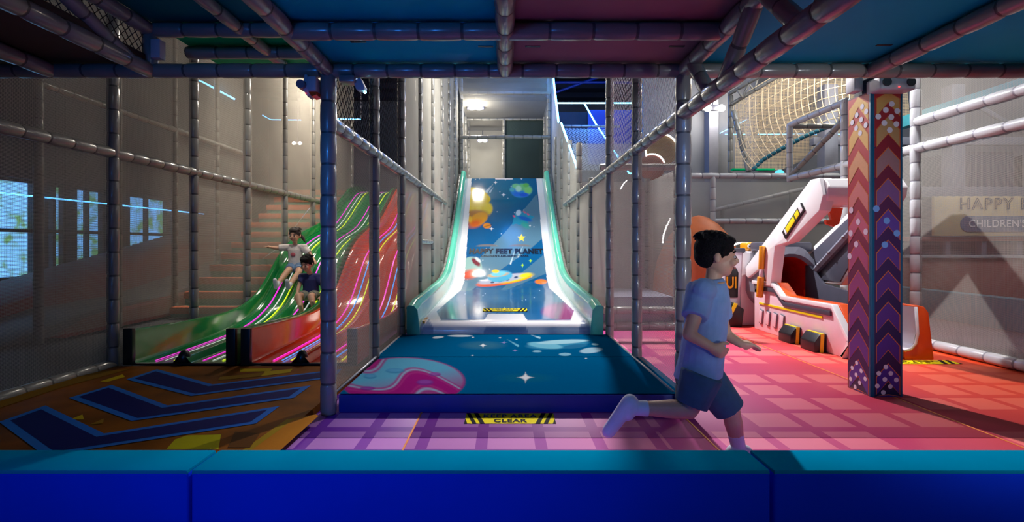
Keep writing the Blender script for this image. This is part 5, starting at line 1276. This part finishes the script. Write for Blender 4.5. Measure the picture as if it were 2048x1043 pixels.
# running boy: seen from his side, heading along +x
def running_boy():
    b = boy_px; t = empty('person', (b(1480, 915).x, 2.72, 0), 'child in pale blue t-shirt and slate shorts running past the blue mat', 'person')
    hip, chest, neck = b(1398, 745), b(1412, 630), b(1424, 562)
    hipR, hipL = hip + Vector((-.01, -.065, -.01)), hip + Vector((.02, .065, -.01))
    shR, shL = b(1406, 580, -.115), b(1424, 580, .115)
    hc = b(1433, 511); fwd = Vector((.98, -.16, -.06))
    kneeL, ankL = b(1462, 822, .05), b(1478, 900, .045); toeL = ankL + Vector((.13, 0, -.045)); 
    kneeR, ankR = b(1378, 818, -.07), b(1262, 815, -.06); toeR = b(1222, 862, -.06)
    elR, wrR = b(1378, 668, -.15), b(1424, 694, -.16); elL, wrL = b(1452, 668, .14), b(1482, 687, .08)
    pr = head_parts(t, hc, fwd, (.1, 0, 1), 1.0, M['hair'], 'short')
    side = Vector((0, 1, 0)); f = Vector((1, 0, .1))
    pr += [('c', neck + Vector((0, 0, -.03)), hc + Vector((-.01, 0, -.07)), .042, .040), ('l', [(hip, .085, .105), (hip.lerp(chest, .5), .080, .10), (chest, .085, .115), (neck, .06, .09)], f, side)]
    for a, k, n_, to in ((hipR, kneeR, ankR, toeR), (hipL, kneeL, ankL, toeL)):
        m_ = k.lerp(n_, .3); pr += [('c', a, k, .075, .048), ('c', k, m_, .046, .047), ('c', m_, n_, .047, .030), ('c', n_, to, .032, .022)]
    pr += [('c', shR, elR, .042, .032), ('c', elR, wrR, .032, .023), ('c', shL, elL, .042, .032), ('c', elL, wrL, .032, .023), ('c', shR, shL, .05, .05)]
    pr += hand(wrR, wrR - elR, (0, .9, .3), 1.0, .9) + hand(wrL, Vector((1, 0, -.15)), (0, -.3, -1), 1.0, .35)
    blob('body', pr, .0055, M['skin'], t, 4)
    sp_ = [('l', [(b(1395, 752), .120, .138), (b(1402, 715), .112, .132), (b(1410, 660), .106, .128), (b(1415, 600), .104, .132), (b(1419, 568), .080, .10), (b(1423, 557), .056, .068)], f, side),
           ('k', shR + Vector((.01, .05, .01)), shR.lerp(elR, .62), .072, .064), ('k', shL + Vector((-.01, -.05, .01)), shL.lerp(elL, .6), .072, .064), ('c', shR, shL, .062, .062)]
    blob('t_shirt', sp_, .007, M['tee_blue'], t, 3)
    so_ = [('l', [(b(1397, 728), .102, .122), (b(1398, 750), .112, .128), (b(1398, 768), .105, .125)], f, side), ('k', hipR + Vector((0, 0, .02)), hipR.lerp(kneeR, .86), .105, .082), ('k', hipL + Vector((0, 0, .02)), hipL.lerp(kneeL, .96), .105, .084)]
    blob('shorts', so_, .007, M['shorts_teal'], t, 3)
    for n_, to, nm_ in ((ankR, toeR, 'R'), (ankL, toeL, 'L')):
        kk = kneeR if nm_ == 'R' else kneeL; d_ = (to - n_).normalized(); ln = (kk - n_).normalized()
        blob('shoe', [('c', n_ - d_ * .035 - ln * .028, to - ln * .012, .043, .034), ('c', n_ - d_ * .03 - ln * .02, n_ + d_ * .03, .042, .042), ('k', n_ - d_ * .005 - ln * .02, n_ + ln * .03, .042, .039)], .006, M['sock'], t, 3)
        blob('sock', [('k', n_, n_ + ln * .085, .037, .040)], .005, M['sock'], t, 2)
running_boy()
def sitting_child(name_label, hc, fw, hipc, knees, ankles, shoulders, elbows, wrists, s, hairm, style, top_m, bot_m, sleeve, leg, foot_m, prn=False):
    t = empty('person', (hipc[0], hipc[1], bedz(hipc[1])), name_label, 'person')
    hc, hipc = Vector(hc), Vector(hipc); sh = [Vector(x) for x in shoulders]; el = [Vector(x) for x in elbows]; wr = [Vector(x) for x in wrists]; kn = [Vector(x) for x in knees]; an = [Vector(x) for x in ankles]
    nk = (sh[0] + sh[1]) / 2 + Vector((0, 0, .02)); axis = (nk - hipc).normalized(); sx = (sh[1] - sh[0]).normalized(); fz = axis.cross(sx).normalized()
    pr = head_parts(t, hc, fw, (0, 0, 1), s, hairm, style)
    pr += [('c', nk, hc + Vector((0, 0, -.06 * s)), .036 * s, .036 * s), ('l', [(hipc, .100 * s, .075 * s), (hipc.lerp(nk, .4), .090 * s, .072 * s), (hipc.lerp(nk, .8), .10 * s, .072 * s), (nk, .075 * s, .05 * s)], sx, fz), ('c', sh[0], sh[1], .040 * s, .040 * s)]
    hp = [hipc - sx * .055 * s, hipc + sx * .055 * s]
    for i in (0, 1):
        m_ = kn[i].lerp(an[i], .3); pr += [('c', hp[i], kn[i], .066 * s, .046 * s), ('c', kn[i], m_, .045 * s, .045 * s), ('c', m_, an[i], .045 * s, .030 * s)]
        pr += [('c', sh[i], el[i], .036 * s, .028 * s), ('c', el[i], wr[i], .028 * s, .021 * s)]
        pr += hand(wr[i], wr[i] - el[i], (0, -.3, -1), .95 * s, .3, 1 if i == 0 else -1)
        fd = Vector((0, -.35, .55)).normalized(); pr.append(('c', an[i] + Vector((0, -.01, -.01)), an[i] + fd * .10 * s, .030 * s, .024 * s))
        blob('sock' if foot_m else 'foot_strap', [('c', an[i] + Vector((0, -.01, -.012)), an[i] + fd * .105 * s, .036 * s, .029 * s), ('k', an[i], an[i].lerp(kn[i], .22), .036 * s, .037 * s)], .006, foot_m, t, 2) if foot_m else None
    blob('body', pr, .0055, M['skin'], t, 4)
    blob('t_shirt', [('l', [(hipc + axis * .02, .122 * s, .095 * s), (hipc.lerp(nk, .4), .112 * s, .092 * s), (hipc.lerp(nk, .8), .118 * s, .090 * s), (nk - axis * .005, .085 * s, .062 * s)], sx, fz), ('c', sh[0], sh[1], .054 * s, .054 * s), ('k', sh[0] + sx * .04, sh[0].lerp(el[0], sleeve), .056 * s, .054 * s), ('k', sh[1] - sx * .04, sh[1].lerp(el[1], sleeve), .056 * s, .054 * s)], .007, top_m, t, 3)
    blob('shorts', [('l', [(hipc - axis * .06, .118 * s, .092 * s), (hipc, .116 * s, .09 * s), (hipc + axis * .05, .108 * s, .085 * s)], sx, fz)] + [('k', hp[i], hp[i].lerp(kn[i], leg), .082 * s, .070 * s) for i in (0, 1)], .007, bot_m, t, 3)
    if prn:
        c_ = hipc.lerp(nk, .58) + fz * (-.098 if fz.y > 0 else .098) * s
        MB().ball(c_, (.035, .008, .028), 12).build('shirt_print', M['print_pink'], t, smooth=True)
    return t
# girl on the green slide, arms out
sitting_child('girl in cream t-shirt and denim shorts sliding with one arm out', P(590, 470, 7.62), (-.12, -1, -.12), P(592, 532, 7.66),
              [P(574, 543, 7.40), P(597, 545, 7.36)], [P(553, 571, 7.16), P(577, 573, 7.12)], [P(571, 494, 7.66), P(609, 494, 7.66)], [P(553, 496, 7.60), P(622, 510, 7.62)], [P(541, 494, 7.52), P(628, 520, 7.50)],
              .92, M['hairb'], 'tail', M['tee_white'], M['denim'], .75, .62, M['sock'], True)
sitting_child('boy in navy t-shirt and grey shorts sliding in front of the girl', P(614, 527, 6.98), (-.25, -1, -.35), P(622, 590, 7.04),
              [P(597, 592, 6.80), P(622, 592, 6.78)], [P(603, 622, 6.66), P(628, 614, 6.70)], [P(604, 553, 7.02), P(639, 553, 7.04)], [P(598, 572, 6.95), P(648, 575, 6.98)], [P(594, 588, 6.85), P(644, 592, 6.82)],
              .92, M['hair'], 'short', M['tee_navy'], M['shorts_grey'], .6, .72, None)
